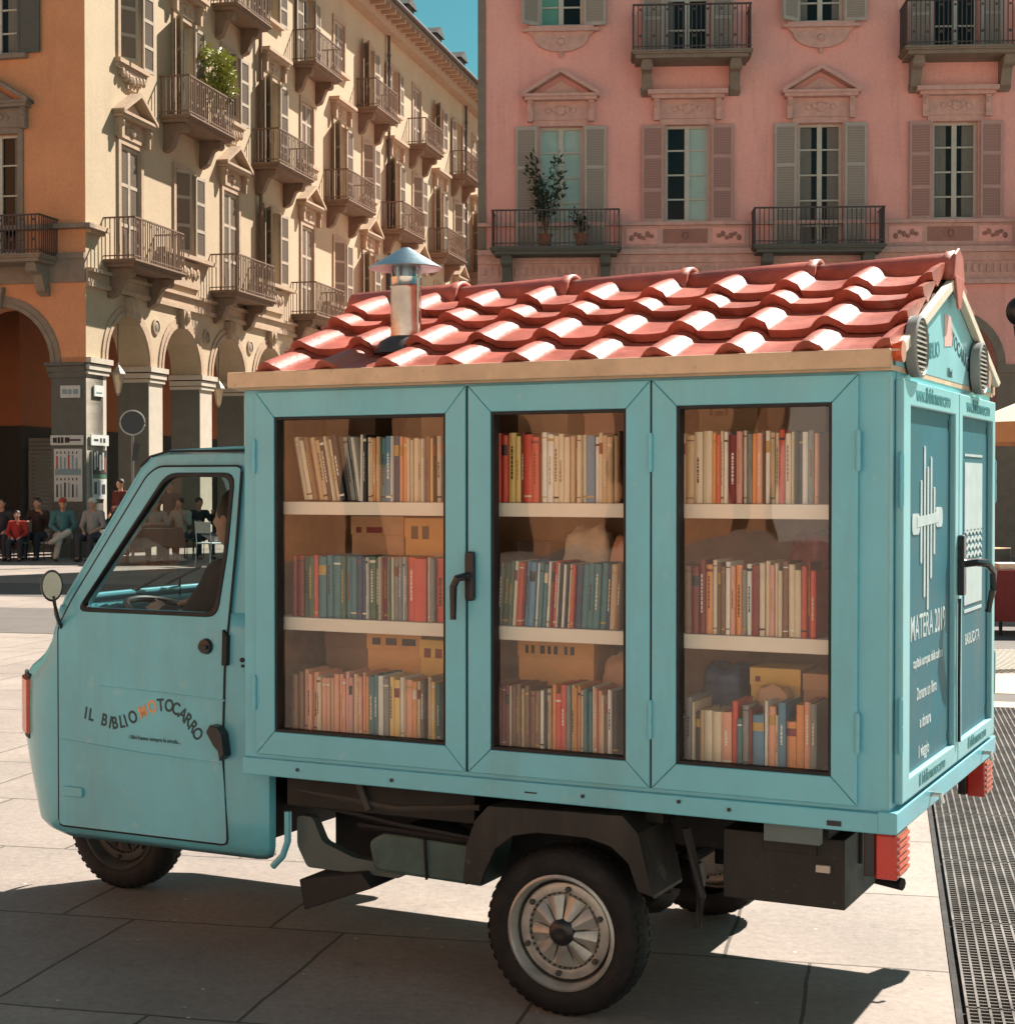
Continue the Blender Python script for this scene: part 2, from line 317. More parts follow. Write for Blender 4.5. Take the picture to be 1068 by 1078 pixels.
# ================================================================== GROUND
A13 = R(13.0)
def AB(a, b): return (a * math.cos(A13) + b * math.sin(A13), -a * math.sin(A13) + b * math.cos(A13))
def ground_mat():
    m = bpy.data.materials.new('stone_paving'); m.use_nodes = True
    n = m.node_tree; L = n.links; b = n.nodes['Principled BSDF']; b.inputs['Roughness'].default_value = 0.72
    tc = n.nodes.new('ShaderNodeTexCoord'); mp = n.nodes.new('ShaderNodeMapping'); mp.inputs['Rotation'].default_value = (0, 0, A13)
    mp.inputs['Location'].default_value = (0.225, 0.46, 0)
    L.new(tc.outputs['Object'], mp.inputs[0])
    wn = n.nodes.new('ShaderNodeTexNoise'); wn.inputs['Scale'].default_value = 3; L.new(mp.outputs[0], wn.inputs[0])
    wa = n.nodes.new('ShaderNodeVectorMath'); wa.operation = 'MULTIPLY_ADD'; wa.inputs[1].default_value = (0.02, 0.02, 0); L.new(wn.outputs['Color'], wa.inputs[0]); L.new(mp.outputs[0], wa.inputs[2])
    br = n.nodes.new('ShaderNodeTexBrick'); br.inputs['Scale'].default_value = 1; br.inputs['Brick Width'].default_value = 0.82; br.inputs['Row Height'].default_value = 1.0
    br.inputs['Mortar Size'].default_value = 0.007; br.inputs['Bias'].default_value = 0.1; br.inputs['Mortar Smooth'].default_value = 0.2; br.offset = 0.35
    br.inputs['Color1'].default_value = (0.335, 0.283, 0.243, 1); br.inputs['Color2'].default_value = (0.275, 0.232, 0.203, 1); br.inputs['Mortar'].default_value = (0.09, 0.075, 0.06, 1)
    L.new(wa.outputs[0], br.inputs['Vector'])
    def ns(s, d=8):
        z = n.nodes.new('ShaderNodeTexNoise'); z.inputs['Scale'].default_value = s; z.inputs['Detail'].default_value = d; z.inputs['Roughness'].default_value = .7; L.new(tc.outputs['Object'], z.inputs[0]); return z.outputs[0]
    def rng(x, a0, a1, o0, o1):
        r = n.nodes.new('ShaderNodeMapRange'); [r.inputs.__getitem__(i + 1).__setattr__('default_value', q) for i, q in enumerate((a0, a1, o0, o1))]
        L.new(x, r.inputs[0]); return r.outputs[0]
    mul = n.nodes.new('ShaderNodeMath'); mul.operation = 'MULTIPLY'; L.new(rng(ns(1.3), .3, .7, .80, 1.14), mul.inputs[0]); L.new(rng(ns(28), .3, .7, .80, 1.16), mul.inputs[1])
    v = n.nodes.new('ShaderNodeVectorMath'); v.operation = 'SCALE'; L.new(br.outputs['Color'], v.inputs[0]); L.new(mul.outputs[0], v.inputs['Scale'])
    vo = n.nodes.new('ShaderNodeTexVoronoi'); vo.inputs['Scale'].default_value = 9; L.new(tc.outputs['Object'], vo.inputs[0])
    m1 = n.nodes.new('ShaderNodeMix'); m1.data_type = 'RGBA'; m1.inputs[7].default_value = (0.12, 0.10, 0.085, 1)
    L.new(rng(vo.outputs['Distance'], .05, .09, .55, 0), m1.inputs[0]); L.new(v.outputs[0], m1.inputs[6])
    vo2 = n.nodes.new('ShaderNodeTexVoronoi'); vo2.inputs['Scale'].default_value = 6.3; L.new(mp.outputs[0], vo2.inputs[0])
    m2 = n.nodes.new('ShaderNodeMix'); m2.data_type = 'RGBA'; m2.inputs[7].default_value = (0.75, 0.70, 0.62, 1)
    L.new(rng(vo2.outputs['Distance'], .03, .05, .8, 0), m2.inputs[0]); L.new(m1.outputs[2], m2.inputs[6])
    mst = n.nodes.new('ShaderNodeMix'); mst.data_type = 'RGBA'; mst.inputs[7].default_value = (0.10, 0.085, 0.07, 1)
    L.new(rng(ns(.55, 10), .54, .74, 0, .55), mst.inputs[0]); L.new(m2.outputs[2], mst.inputs[6])
    mst2 = n.nodes.new('ShaderNodeMix'); mst2.data_type = 'RGBA'; mst2.inputs[7].default_value = (0.13, 0.11, 0.09, 1)
    L.new(rng(ns(4.5, 10), .60, .68, 0, .4), mst2.inputs[0]); L.new(mst.outputs[2], mst2.inputs[6])
    L.new(mst2.outputs[2], b.inputs['Base Color'])
    bp = n.nodes.new('ShaderNodeBump'); bp.inputs['Strength'].default_value = 0.35; bp.inputs['Distance'].default_value = 0.01
    ad = n.nodes.new('ShaderNodeMath'); ad.operation = 'MULTIPLY_ADD'; ad.inputs[1].default_value = -1.5; L.new(br.outputs['Fac'], ad.inputs[0]); L.new(ns(30), ad.inputs[2])
    L.new(ad.outputs[0], bp.inputs['Height']); L.new(bp.outputs[0], b.inputs['Normal'])
    return m
g = MB(); g.poly([(-250, -250, 0), (250, -250, 0), (250, 350, 0), (-250, 350, 0)]); tag(g.build('ground', ground_mat()), kind='structure')
def band(name, a0, a1, b0, b1, m, z=0.004):
    q = MB(); q.poly([(*AB(a0, b0), z), (*AB(a1, b0), z), (*AB(a1, b1), z), (*AB(a0, b1), z)]); return tag(q.build(name, m), kind='structure')
band('road_shadow_band', -40, 2.6, 16.0, 19.3, GREYB)
band('road_shadow_band', -40, 30, 21.3, 24.2, GREYB)  # dark sheet painted along the cast shadow of the pink building
band('paving_strip', 0.3, 30, 13.0, 14.3, PALEST, 0.008)
band('paving_strip', 0.3, 30, 12.1, 12.5, PALEST, 0.008)
band('road_shadow_band', 0.3, 30, 12.45, 13.05, GREYB, 0.004)

# metal floor grate
gr = empty('floor_grate', (*AB(0.25, 7.5), 0), -A13, 'dark steel mesh floor grate set in the paving behind the van', 'floor grate')
for p in range(9):
    y0 = -4.4 + p * 1.0; gm = MB()
    x = 0.0
    for i in range(62): gm.box(i * .033, i * .033 + .008, y0, y0 + .985, .006, .024)
    for j in range(31): gm.box(0, 2.03, y0 + j * .0325, y0 + j * .0325 + .007, .0065, .022)
    gm.build('grate_panel', mat('grate_steel', (0.15, 0.14, 0.13), 0.5, metal=0.5, var=0.25, scale=5), gr, merge=False)
gm = MB(); gm.box(-.03, 2.06, -4.45, 4.62, .001, .005); gm.build('grate_pit_shade', mat('grate_pit_shade', (0.02, 0.018, 0.016), 0.9), gr)  # black sheet painted in for the unlit pit below the bars

# ================================================================== BUILDINGS
def wall_grid(mb, s0, s1, z0, z1, ops, depth):
    ss = sorted({s0, s1, *[o[0] for o in ops], *[o[1] for o in ops]}); zs = sorted({z0, z1, *[o[2] for o in ops], *[o[3] for o in ops]})
    ss = [x for x in ss if s0 <= x <= s1]; zs = [x for x in zs if z0 <= x <= z1]
    for i in range(len(ss) - 1):
        for j in range(len(zs) - 1):
            cs, cz = (ss[i] + ss[i + 1]) / 2, (zs[j] + zs[j + 1]) / 2
            if any(o[0] < cs < o[1] and o[2] < cz < o[3] for o in ops): continue
            mb.poly([(ss[i], 0, zs[j]), (ss[i + 1], 0, zs[j]), (ss[i + 1], 0, zs[j + 1]), (ss[i], 0, zs[j + 1])])
    for a, b, c, d in ops:
        for (p, q) in (((a, c), (b, c)), ((b, c), (b, d)), ((b, d), (a, d)), ((a, d), (a, c))):
            mb.poly([(p[0], 0, p[1]), (q[0], 0, q[1]), (q[0], -depth, q[1]), (p[0], -depth, p[1])])

def window(fn, par, s, z0, z1, w, fm, sm, trim, pane=PANE, shut='open', rows=4, head=None, sill=True, pane2=None, hw=None, reflection_drape=None):
    """opening centred at s; parts of one window"""
    hw_ = w / 2
    m = MB(fn)                                        # stone surround
    m.box(s - hw_ - .13, s - hw_, 0, .05, z0, z1 + .13); m.box(s + hw_, s + hw_ + .13, 0, .05, z0, z1 + .13); m.box(s - hw_, s + hw_, 0, .05, z1, z1 + .13)
    if sill: m.box(s - hw_ - .25, s + hw_ + .25, 0, .16, z0 - .1, z0)
    if head:
        hz = z1 + .13; W = hw_ + .3
        m.box(s - W + .06, s + W - .06, 0, .08, hz, hz + .42)                      # frieze
        for sg in (-1, 1):                                                          # consoles
            m.box(s + sg * (W - .10) - .06, s + sg * (W - .10) + .06, .08, .2, hz - .05, hz + .42)
            m.ell((s + sg * (W - .10), .18, hz + .3), (.06, .07, .09), 8, 5); m.ell((s + sg * (W - .10), .12, hz + .02), (.055, .06, .08), 8, 5)
        for t in range(-2, 3): m.ell((s + t * .14, .09, hz + .21 + .03 * (t % 2)), (.07, .03, .07), 8, 5)
        m.ell((s, .1, hz + .21), (.12, .05, .12), 8, 5)
        m.box(s - W - .02, s + W + .02, 0, .26, hz + .42, hz + .5)
        if head == 'ped':
            a, b, c = (s - W - .08, hz + .5), (s + W + .08, hz + .5), (s, hz + 1.02)
            m.prism([(a[0] + .25, a[1]), (b[0] - .25, b[1]), (c[0], c[1] - .14)], 0, .1)
            for q0, q1 in ((a, c), (b, c)):
                m.prism([q0, (q1[0], q1[1] - .0), (q1[0], q1[1] + .1), (q0[0], q0[1] + .09)], 0, .32)
            m.box(a[0], b[0], 0, .3, hz + .495, hz + .56)
        else:
            m.box(s - W - .1, s + W + .1, 0, .34, hz + .5, hz + .6)
    win = m.build('window', trim, par)
    f = MB(fn); o0, o1 = -.2, -.14                    # sash frame
    f.box(s - hw_, s - hw_ + .06, o0, o1, z0, z1); f.box(s + hw_ - .06, s + hw_, o0, o1, z0, z1)
    f.box(s - .055, s + .055, o0, o1 + .01, z0, z1); f.box(s - hw_ + .06, s + hw_ - .06, o0, o1 - .004, z1 - .06, z1); f.box(s - hw_ + .06, s + hw_ - .06, o0, o1 - .004, z0, z0 + .1)
    for k in range(1, rows):
        zz = z0 + (z1 - z0) * k / rows
        f.box(s - hw_ + .06, s - .055, o0 + .01, o1 - .008, zz - .018, zz + .018); f.box(s + .055, s + hw_ - .06, o0 + .01, o1 - .008, zz - .018, zz + .018)
    f.build('window_frame', WFRAME, win)
    p = MB(fn); p.box(s - hw_, s, -.22, -.19, z0, z1); p.mi = 1; p.box(s, s + hw_, -.22, -.19, z0, z1)
    p.build('pane', [pane, pane2 or pane], win, merge=False)
    if pane is PANE and (int(s * 7.3 + z0 * 3) % 3) != 0:
        c = MB(fn); k_ = int(s * 5.1 + z0) % 3; wd_ = w * (.16, .26, .12)[k_]
        for x0 in (s - hw_ + .06, s + hw_ - .06 - wd_):
            if k_ == 2 and x0 > s: continue
            for i in range(6): c.box(x0 + wd_ * i / 6, x0 + wd_ * (i + 1) / 6, -.189, -.186 + .006 * (i % 2), z0 + .12, z1 - .07)
        c.build('reflection_drape', mat('pane_reflection', (.20, .19, .16), .9), win, merge=False)  # pale pleated strips added in place of reflections in the panes
    def shutter(sa, sb, oa, ob, thin=.045):           # a leaf between two plan points
        q = MB(fn); dx, dy = sb - sa, ob - oa; L_ = math.hypot(dx, dy); ux, uy = dx / L_, dy / L_; nx, ny = -uy, ux
        if ny < 0: nx, ny = -nx, -ny
        def slab(t0, t1, c0, c1, n0, n1):
            P_ = lambda t, nn, c: (sa + ux * t + nx * nn, oa + uy * t + ny * nn, c)
            q.hexa([P_(t0, n0, c0), P_(t1, n0, c0), P_(t1, n0, c1), P_(t0, n0, c1), P_(t0, n1, c0), P_(t1, n1, c0), P_(t1, n1, c1), P_(t0, n1, c1)])
        zz0, zz1 = z0 + .01, z1 - .01; fw = .055
        slab(0, fw, zz0, zz1, 0, thin); slab(L_ - fw, L_, zz0, zz1, 0, thin)
        cuts = [zz0, zz0 + (zz1 - zz0) * .33, zz0 + (zz1 - zz0) * .67, zz1]
        for k, c in enumerate(cuts):
            c = min(max(c, zz0 + .04), zz1 - .04); slab(fw, L_ - fw, c - .04, c + .04, 0, thin - .002)
        q.mi = 1
        for k in range(3): slab(fw, L_ - fw, cuts[k] + .04, cuts[k + 1] - .04, .012, thin - .014)
        return q.build('shutter', [fm, sm], win, merge=False)
    lw = hw_ + .0
    if shut == 'open':
        shutter(s - hw_ - .04 - lw, s - hw_ - .04, .055, .075); shutter(s + hw_ + .04, s + hw_ + .04 + lw, .075, .055)
    elif shut == 'closed':
        shutter(s - hw_ + .005, s - .005, -.06, -.06); shutter(s + .005, s + hw_ - .005, -.06, -.06)
    elif shut == 'half':
        shutter(s - hw_ - .02, s - hw_ - .02 - lw * .75, .06, .06 + lw * .6); shutter(s + hw_ + .03, s + hw_ + .03 + lw, .06, .1)
    elif shut == 'ajar':
        shutter(s - hw_ + .01, s - hw_ + lw * .8, -.05, .25); shutter(s + hw_ + .03, s + hw_ + .03 + lw, .06, .09)
    return win

def balcony(fn, par, s, z, w, dep, iron, stone, hh=.95, pitch=.115, belly=True, brk=2):
    m = MB(fn); h = w / 2
    m.box(s - h, s + h, 0, dep, z - .09, z); m.box(s - h + .06, s + h - .06, 0, dep - .06, z - .17, z - .09); m.box(s - h - .03, s + h + .03, 0, dep + .03, z - .05, z - .015)
    b = m.build('balcony', stone, par)
    for sg in (-1, 1):
        k = MB(fn); c = s + sg * (h - .32)
        k.prism([(0, z - .17), (dep - .18, z - .17), (dep - .2, z - .3), (dep * .45, z - .42), (dep * .28, z - .75), (.06, z - .85), (0, z - .85)][::1], c - .11, c + .11, 'bc')
        k.lathe([(.11, -.13), (.11, .13)], (c, dep - .3, z - .28), 'x', 10); k.lathe([(.08, -.13), (.08, .13)], (c, .1, z - .74), 'x', 10)
        k.build('bracket', stone, b)
    r = MB(fn)
    top = z + hh
    r.box(s - h, s + h, dep - .05, dep - .01, top - .035, top)
    for sg in (-1, 1): r.box(min(s + sg * h, s + sg * (h - .04)), max(s + sg * h, s + sg * (h - .04)), 0, dep - .01, top - .035, top)
    r.box(s - h, s + h, dep - .04, dep - .02, z + .06, z + .085); r.box(s - h, s - h + .02, 0, dep - .02, z + .06, z + .085); r.box(s + h - .02, s + h, 0, dep - .02, z + .06, z + .085)
    n = int(w / pitch)
    bw = .011
    for i in range(n + 1):
        x = s - h + .02 + (w - .04) * i / n
        r.box(x - bw, x + bw, dep - .03 - bw, dep - .03 + bw, z, top - .03)
        if belly and i % 3 == 1:
            r.lathe([(.035, -.008), (.035, .008)], (x + pitch / 2, dep - .03, z + .3), 'y', 8)
            r.lathe([(.03, -.008), (.03, .008)], (x + pitch / 2, dep - .03, top - .12), 'y', 8)
    nd = int(dep / pitch)
    for sg in (-1, 1):
        x = s + sg * (h - .015)
        for i in range(nd):
            y = .05 + (dep - .1) * i / nd; r.box(x - bw, x + bw, y - bw, y + bw, z, top - .03)
    r.build('railing', iron, b, merge=False)
    return b

# ---------------------------------------------------------------- left corner building
CB = (-9.315, 36.0086)
lb = empty('corner_building', (*CB, 0), R(90) - A13, 'long cream and orange arcaded corner building with rows of iron balconies', 'building')
ST = lambda s, o, z: (s, -o, z)          # sunny street side
OR = lambda s, o, z: (-o, s, z)          # shaded orange side
NB = 12; LEN = 36.4; DEP = 9.0; EAVEZ = 17.75
zf = {1: 6.72, 2: 10.62, 3: 14.25}
bayc = [2.18 + 3.0 * k for k in range(NB)]
def cream_floor_openings():
    ops = []
    for k, c in enumerate(bayc):
        bal1 = (k % 2 == 0)
        ops.append((c - .52, c + .52, (zf[1] + .02) if bal1 else 7.42, 9.5))
        ops.append((c - .52, c + .52, (zf[2] + .02) if not bal1 else 11.42, 13.25))
        ops.append((c - .5, c + .5, (zf[3] + .02) if bal1 else 14.95, 16.55))
    return ops
ops = cream_floor_openings()
m = MB(ST); wall_grid(m, 0, LEN, 6.1, EAVEZ, ops, .24)
# street arches
def arches(mb, pil, zs, ztop, thick):
    """pil: list of (s0,s1) pillars; arches between; spandrel wall above"""
    for (a0, a1), (b0, b1) in zip(pil, pil[1:]):
        c = (a1 + b0) / 2; r = (b0 - a1) / 2; n = 16
        arc = [(c - r * math.cos(math.pi * i / n), zs + r * math.sin(math.pi * i / n)) for i in range(n + 1)]
        for p, q in zip(arc, arc[1:]):
            mb.poly([(p[0], 0, p[1]), (q[0], 0, q[1]), (q[0], 0, ztop), (p[0], 0, ztop)])
            mb.poly([(p[0], 0, p[1]), (q[0], 0, q[1]), (q[0], -thick, q[1]), (p[0], -thick, p[1])])
            mb.poly([(p[0], -thick, p[1]), (q[0], -thick, q[1]), (q[0], -thick, ztop), (p[0], -thick, ztop)])
    for a0, a1 in pil: mb.poly([(a0, 0, zs), (a1, 0, zs), (a1, 0, ztop), (a0, 0, ztop)])
pil = [(0, .96)] + [(3.16 + 3.0 * k, 3.91 + 3.0 * k) for k in range(11)] + [(36.0, LEN)]
arches(m, pil, 4.45, 6.1, .8)
m.box(0, LEN, -DEP, -DEP + .1, 0, EAVEZ)
m.poly([(LEN, 0, 0), (LEN, -DEP, 0), (LEN, -DEP, EAVEZ), (LEN, 0, EAVEZ)])
m.build('cream_wall', CREAM, lb)
# orange side
opsO = [(1.62, 2.68, 6.75, 9.45), (1.62, 2.68, 11.2, 13.3), (5.1, 6.16, 6.75, 9.45), (5.1, 6.16, 11.2, 13.3), (1.62, 2.68, 14.8, 16.4), (5.1, 6.16, 14.8, 16.4)]
m = MB(OR); wall_grid(m, 0, DEP, 6.1, EAVEZ, opsO, .24)
pilO = [(0, .84), (3.46, 4.3), (6.9, DEP)]
arches(m, pilO, 4.3, 6.1, .8); m.build('orange_wall', ORANGE, lb)
# inner core of arcade
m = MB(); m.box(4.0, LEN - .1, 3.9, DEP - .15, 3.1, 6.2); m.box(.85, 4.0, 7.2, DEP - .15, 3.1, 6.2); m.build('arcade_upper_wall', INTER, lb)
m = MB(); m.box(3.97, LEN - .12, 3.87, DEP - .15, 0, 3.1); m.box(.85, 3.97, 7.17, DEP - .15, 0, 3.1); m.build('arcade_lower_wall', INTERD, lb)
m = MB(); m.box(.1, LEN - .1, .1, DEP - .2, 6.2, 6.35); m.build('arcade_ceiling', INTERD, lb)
for k in range(11):
    c = 4.9 + 3.0 * k; q = MB(); q.box(c - .6, c + .6, 3.80, 3.86, 0, 2.5); q.mi = 1; q.box(c - .5, c + .5, 3.77, 3.8, .1, 2.4); q.build('shop_window', [EAVE, PANE], lb)
m = MB()
for j in range(26): m.box(3.9, 3.96, 1.5, 3.6, .2 + j * .1, .285 + j * .1)
m.build('roller_shutter', mat('roller_grey', (0.14, 0.14, 0.13), .6), lb)
# pillars with capitals
for k, (a, b) in enumerate(pil):
    q = MB(ST)
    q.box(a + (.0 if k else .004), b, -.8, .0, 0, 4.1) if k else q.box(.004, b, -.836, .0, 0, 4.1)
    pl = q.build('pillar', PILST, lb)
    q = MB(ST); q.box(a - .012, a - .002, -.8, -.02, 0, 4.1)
    if k: q.build('pillar_shade_side', GREYST, pl)  # shaded side painted dark grey against the pale sunlit front
    q = MB(ST); e = .0 if k == 0 else .07
    for z0_, z1_, pr in ((4.08, 4.16, .05), (4.18, 4.30, .08), (4.33, 4.45, .12)): q.box(a - (pr if k else 0), b + pr, -.8 - .02, pr, z0_, z1_)
    q.mi = 1; q.box(a - (.02 if k else 0), b + .02, -.78, .02, 4.16, 4.18); q.box(a - (.02 if k else 0), b + .02, -.78, .02, 4.30, 4.33)
    q.build('capital', [PILST, IRON], pl)
    if k:   # arch mouldings + medallion
        q = MB(ST); c = (a + b) / 2
        q.lathe([(.2, 0), (.2, .04), (.15, .05), (.15, .02)], (c, .0, 5.45), 'y', 20); q.mi = 1; q.lathe([(.15, 0), (.15, .022), (.06, .05)], (c, 0, 5.45), 'y', 16)
        q.build('medallion', [TRIMC, GREYST2], lb)
for k, (a, b) in enumerate(pilO[:2]):
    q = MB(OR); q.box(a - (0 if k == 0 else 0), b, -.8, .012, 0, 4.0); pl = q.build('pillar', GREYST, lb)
    q = MB(OR)
    for z0_, z1_, pr in ((4.0, 4.1, .05), (4.12, 4.24, .08), (4.26, 4.33, .12)): q.box(a - (.05 if k else .0), b + pr, -.8, pr, z0_, z1_)
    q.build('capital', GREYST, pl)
def archivolt(fn, pils, zs, mt, skip0=False):
    for (a0, a1), (b0, b1) in zip(pils, pils[1:]):
        c = (a1 + b0) / 2; r = (b0 - a1) / 2; q = MB(fn); n = 18
        for (r0, r1, pr) in ((r, r + .1, .05), (r + .1, r + .24, .03)):
            for i in range(n):
                t0, t1 = math.pi * i / n, math.pi * (i + 1) / n
                P_ = lambda rr, t, o: (c - rr * math.cos(t), o, zs + rr * math.sin(t))
                q.hexa([P_(r0, t0, 0), P_(r0, t1, 0), P_(r1, t1, 0), P_(r1, t0, 0), P_(r0, t0, pr), P_(r0, t1, pr), P_(r1, t1, pr), P_(r1, t0, pr)])
        q.prism([(c - .14, zs + r - .05), (c + .14, zs + r - .05), (c + .2, zs + r + .42), (c - .2, zs + r + .42)], 0, .16)
        q.ell((c, .15, zs + r + .25), (.12, .1, .18), 8, 6)
        q.build('archivolt', mt, lb)
archivolt(ST, pil, 4.45, TRIMC); archivolt(OR, pilO, 4.3, GREYST2)
# string courses
q = MB(ST)
q.box(0, LEN, 0, .1, 6.02, 6.12); q.box(0, LEN, 0, .05, 6.12, 6.35); q.box(0, LEN, 0, .13, 6.35, 6.43)
for k in range(NB):
    c = bayc[k]
    if k % 2 == 0: continue
q.box(0, .75, 0, .22, 7.28, 7.38); q.box(.02, .7, 0, .12, 7.2, 7.28)
for k in range(1, NB, 2):
    q.box(bayc[k] - 1.55, bayc[k] + 1.55, 0, .22, 7.3, 7.4); q.box(bayc[k] - .8, bayc[k] + .8, 0, .09, 6.6, 7.25)
    for t in range(-3, 4): q.ell((bayc[k] + t * .2, .1, 6.95 + .05 * (t % 2)), (.1, .06, .14), 8, 5)
q.build('string_course', TRIMC, lb)
q = MB(OR); q.box(-.22, DEP, 0, .22, 7.28, 7.38); q.box(-.0, DEP, 0, .05, 6.1, 6.62); q.box(-.0, DEP, 0, .09, 6.62, 6.75); q.build('string_course', GREYST2, lb)
# eaves
q = MB(); q.box(-.9, LEN, -.95, DEP, EAVEZ + .12, EAVEZ + .27); q.mi = 1; q.box(-.35, LEN, -.4, DEP, EAVEZ - .25, EAVEZ + .12)
for i in range(60): q.box(.1 + i * .6, .22 + i * .6, -.9, -.38, EAVEZ - .02, EAVEZ + .12)
for i in range(15): q.box(-.85, -.35, .1 + i * .6, .22 + i * .6, EAVEZ - .02, EAVEZ + .12)
q.build('eaves', [EAVE, TRIMC], lb)
q = MB(); q.tube([(-1.0, -1.03, EAVEZ + .3), (LEN, -1.03, EAVEZ + .3)], .08, 8); q.build('gutter', IRON, lb)
rf = MB(); z0 = EAVEZ + .27
rf.hexa([(-.95, -1.0, z0), (LEN, -1.0, z0), (LEN, DEP, z0), (-.95, DEP, z0), (3, 3.6, z0 + 2.1), (LEN - .1, 3.6, z0 + 2.1), (LEN - .1, DEP - 3.5, z0 + 2.1), (3, DEP - 3.5, z0 + 2.1)])
rfo = rf.build('roof', ROOFG, lb)
for s_ in (28.5, 32.2, 24.6):
    q = MB(); q.box(s_, s_ + .9, -.1, 2.2, z0 + .1, z0 + 1.25); q.prism([(s_ - .12, z0 + 1.25), (s_ + 1.02, z0 + 1.25), (s_ + .45, z0 + 1.6)], -.2, 2.2); q.build('dormer', ROOFG, rfo)
for s_ in (10.1, 22.3, 33.2, .35):
    if s_ < 1: continue
    q = MB(ST); q.tube([(s_, .12, 6.4), (s_, .12, EAVEZ)], .055, 8)
    for j in range(6): q.lathe([(.075, -.03), (.075, .03)], (s_, .12, 7.3 + j * 1.9), 'z', 8)
    q.build('drainpipe', IRONT if s_ < 15 else IRON, lb)
for k, c in enumerate(bayc):
    ev = (k % 2 == 0)
    window(ST, lb, c, (zf[1] + .02) if ev else 7.42, 9.5, 1.04, SHUTC, SHUTCS, TRIMC, shut='closed' if k in (0, 2, 4, 8) else ('ajar' if k % 4 == 1 else 'half'), head='ped' if ev else None, sill=not ev)
    window(ST, lb, c, (zf[2] + .02) if not ev else 11.42, 13.25, 1.04, SHUTC, SHUTCS, TRIMC, shut='closed' if k in (4,) else ('half' if k % 2 else 'ajar'), head=None if ev else 'flat', sill=ev)
    window(ST, lb, c, (zf[3] + .02) if ev else 14.95, 16.55, 1.0, SHUTC, SHUTCS, TRIMC, shut=('half', 'open', 'closed')[k % 3], sill=not ev, rows=3)
    if ev:
        balcony(ST, lb, c, zf[1], 2.7, .78, IRONT, BALC); balcony(ST, lb, c, zf[3], 2.4, .72, IRONT, BALC)
        q = MB(ST)      # carved apron under second floor window
        for j, (a_, z_) in enumerate(((.75, 11.32), (.6, 11.2), (.42, 11.08), (.22, 10.95))): q.box(c - a_, c + a_, 0, .1 - .01 * j, z_ - .12, z_ - .001)
        for t in range(-3, 4): q.ell((c + t * .18, .1, 11.12 - .03 * abs(3 - abs(t))), (.08, .06, .12), 8, 5)
        q.build('apron', TRIMC, lb)
    else:
        balcony(ST, lb, c, zf[2], 2.8, .8, IRONT, BALC)
for s_ in (2.15, 5.63):
    window(OR, lb, s_, 6.75, 9.45, 1.06, SHUTD, SHUTDS, GREYST2, shut='none', head='ped', sill=False)
    window(OR, lb, s_, 11.2, 13.3, 1.06, SHUTD, SHUTDS, GREYST2, shut='open', sill=True)
    window(OR, lb, s_, 14.8, 16.4, 1.06, SHUTD, SHUTDS, GREYST2, shut='open', sill=True)
    balcony(OR, lb, s_, 6.66, 3.0, .85, IRON, GREYST2, hh=.85, pitch=.09)

def lbp(s, o, z, fn=ST):
    return lb.matrix_basis @ Vector(fn(s, o, z)) if False else Matrix.Translation((*CB, 0)) @ Matrix.Rotation(R(90) - A13, 4, 'Z') @ Vector(fn(s, o, z))

def add_leaf(mb, c, r, n, size, rng, squash=1.0):
    for _ in range(n):
        while True:
            p = Vector((rng.uniform(-1, 1), rng.uniform(-1, 1), rng.uniform(-1, 1)))
            if p.length < 1: break
        p = Vector((c[0] + p.x * r[0], c[1] + p.y * r[1], c[2] + p.z * r[2]))
        d = Vector((rng.uniform(-1, 1), rng.uniform(-1, 1), rng.uniform(-.3, 1))).normalized(); e = d.cross(Vector((rng.uniform(-1, 1), rng.uniform(-1, 1), 1))).normalized()
        L_ = size * rng.uniform(.6, 1.2)
        mb.poly([p, p + d * L_ * .5 + e * L_ * .2, p + d * L_, p + d * L_ * .5 - e * L_ * .2])
def plant(loc, h, wd, mt, label, name='potted_plant', n=240, size=.12, seed=1):
    rg = random.Random(seed); root = empty(name, loc, 0, label, 'plant')
    q = MB(); q.lathe([(.1, 0), (.15, .28), (.165, .28), (.165, .31), (.13, .31), (.12, .25)], (0, 0, 0), 'z', 14); q.build('pot', CLAY, root)
    q = MB(); f = MB()
    for k in range(7):
        a = rg.uniform(0, 6.28); e = Vector((math.cos(a) * wd * rg.uniform(.2, .8), math.sin(a) * wd * rg.uniform(.2, .6), h * rg.uniform(.6, .95)))
        q.tube([(0, 0, .25), e * .5 + Vector((0, 0, .15)), e], [.014, .01, .006], 5)
        add_leaf(f, e, (wd * .33, wd * .33, h * .2), n // 9, size, rg); add_leaf(f, e * .6 + Vector((0, 0, .1)), (wd * .25, wd * .25, h * .15), n // 14, size, rg)
    q.build('stem', IRONT, root); f.build('foliage', mt, root, merge=False)
plant(lbp(6.3, .35, zf[2]), 2.1, .65, LEAFY, 'yellow green leafy plant on upper balcony of the cream street front', seed=4, n=1100, size=.2)

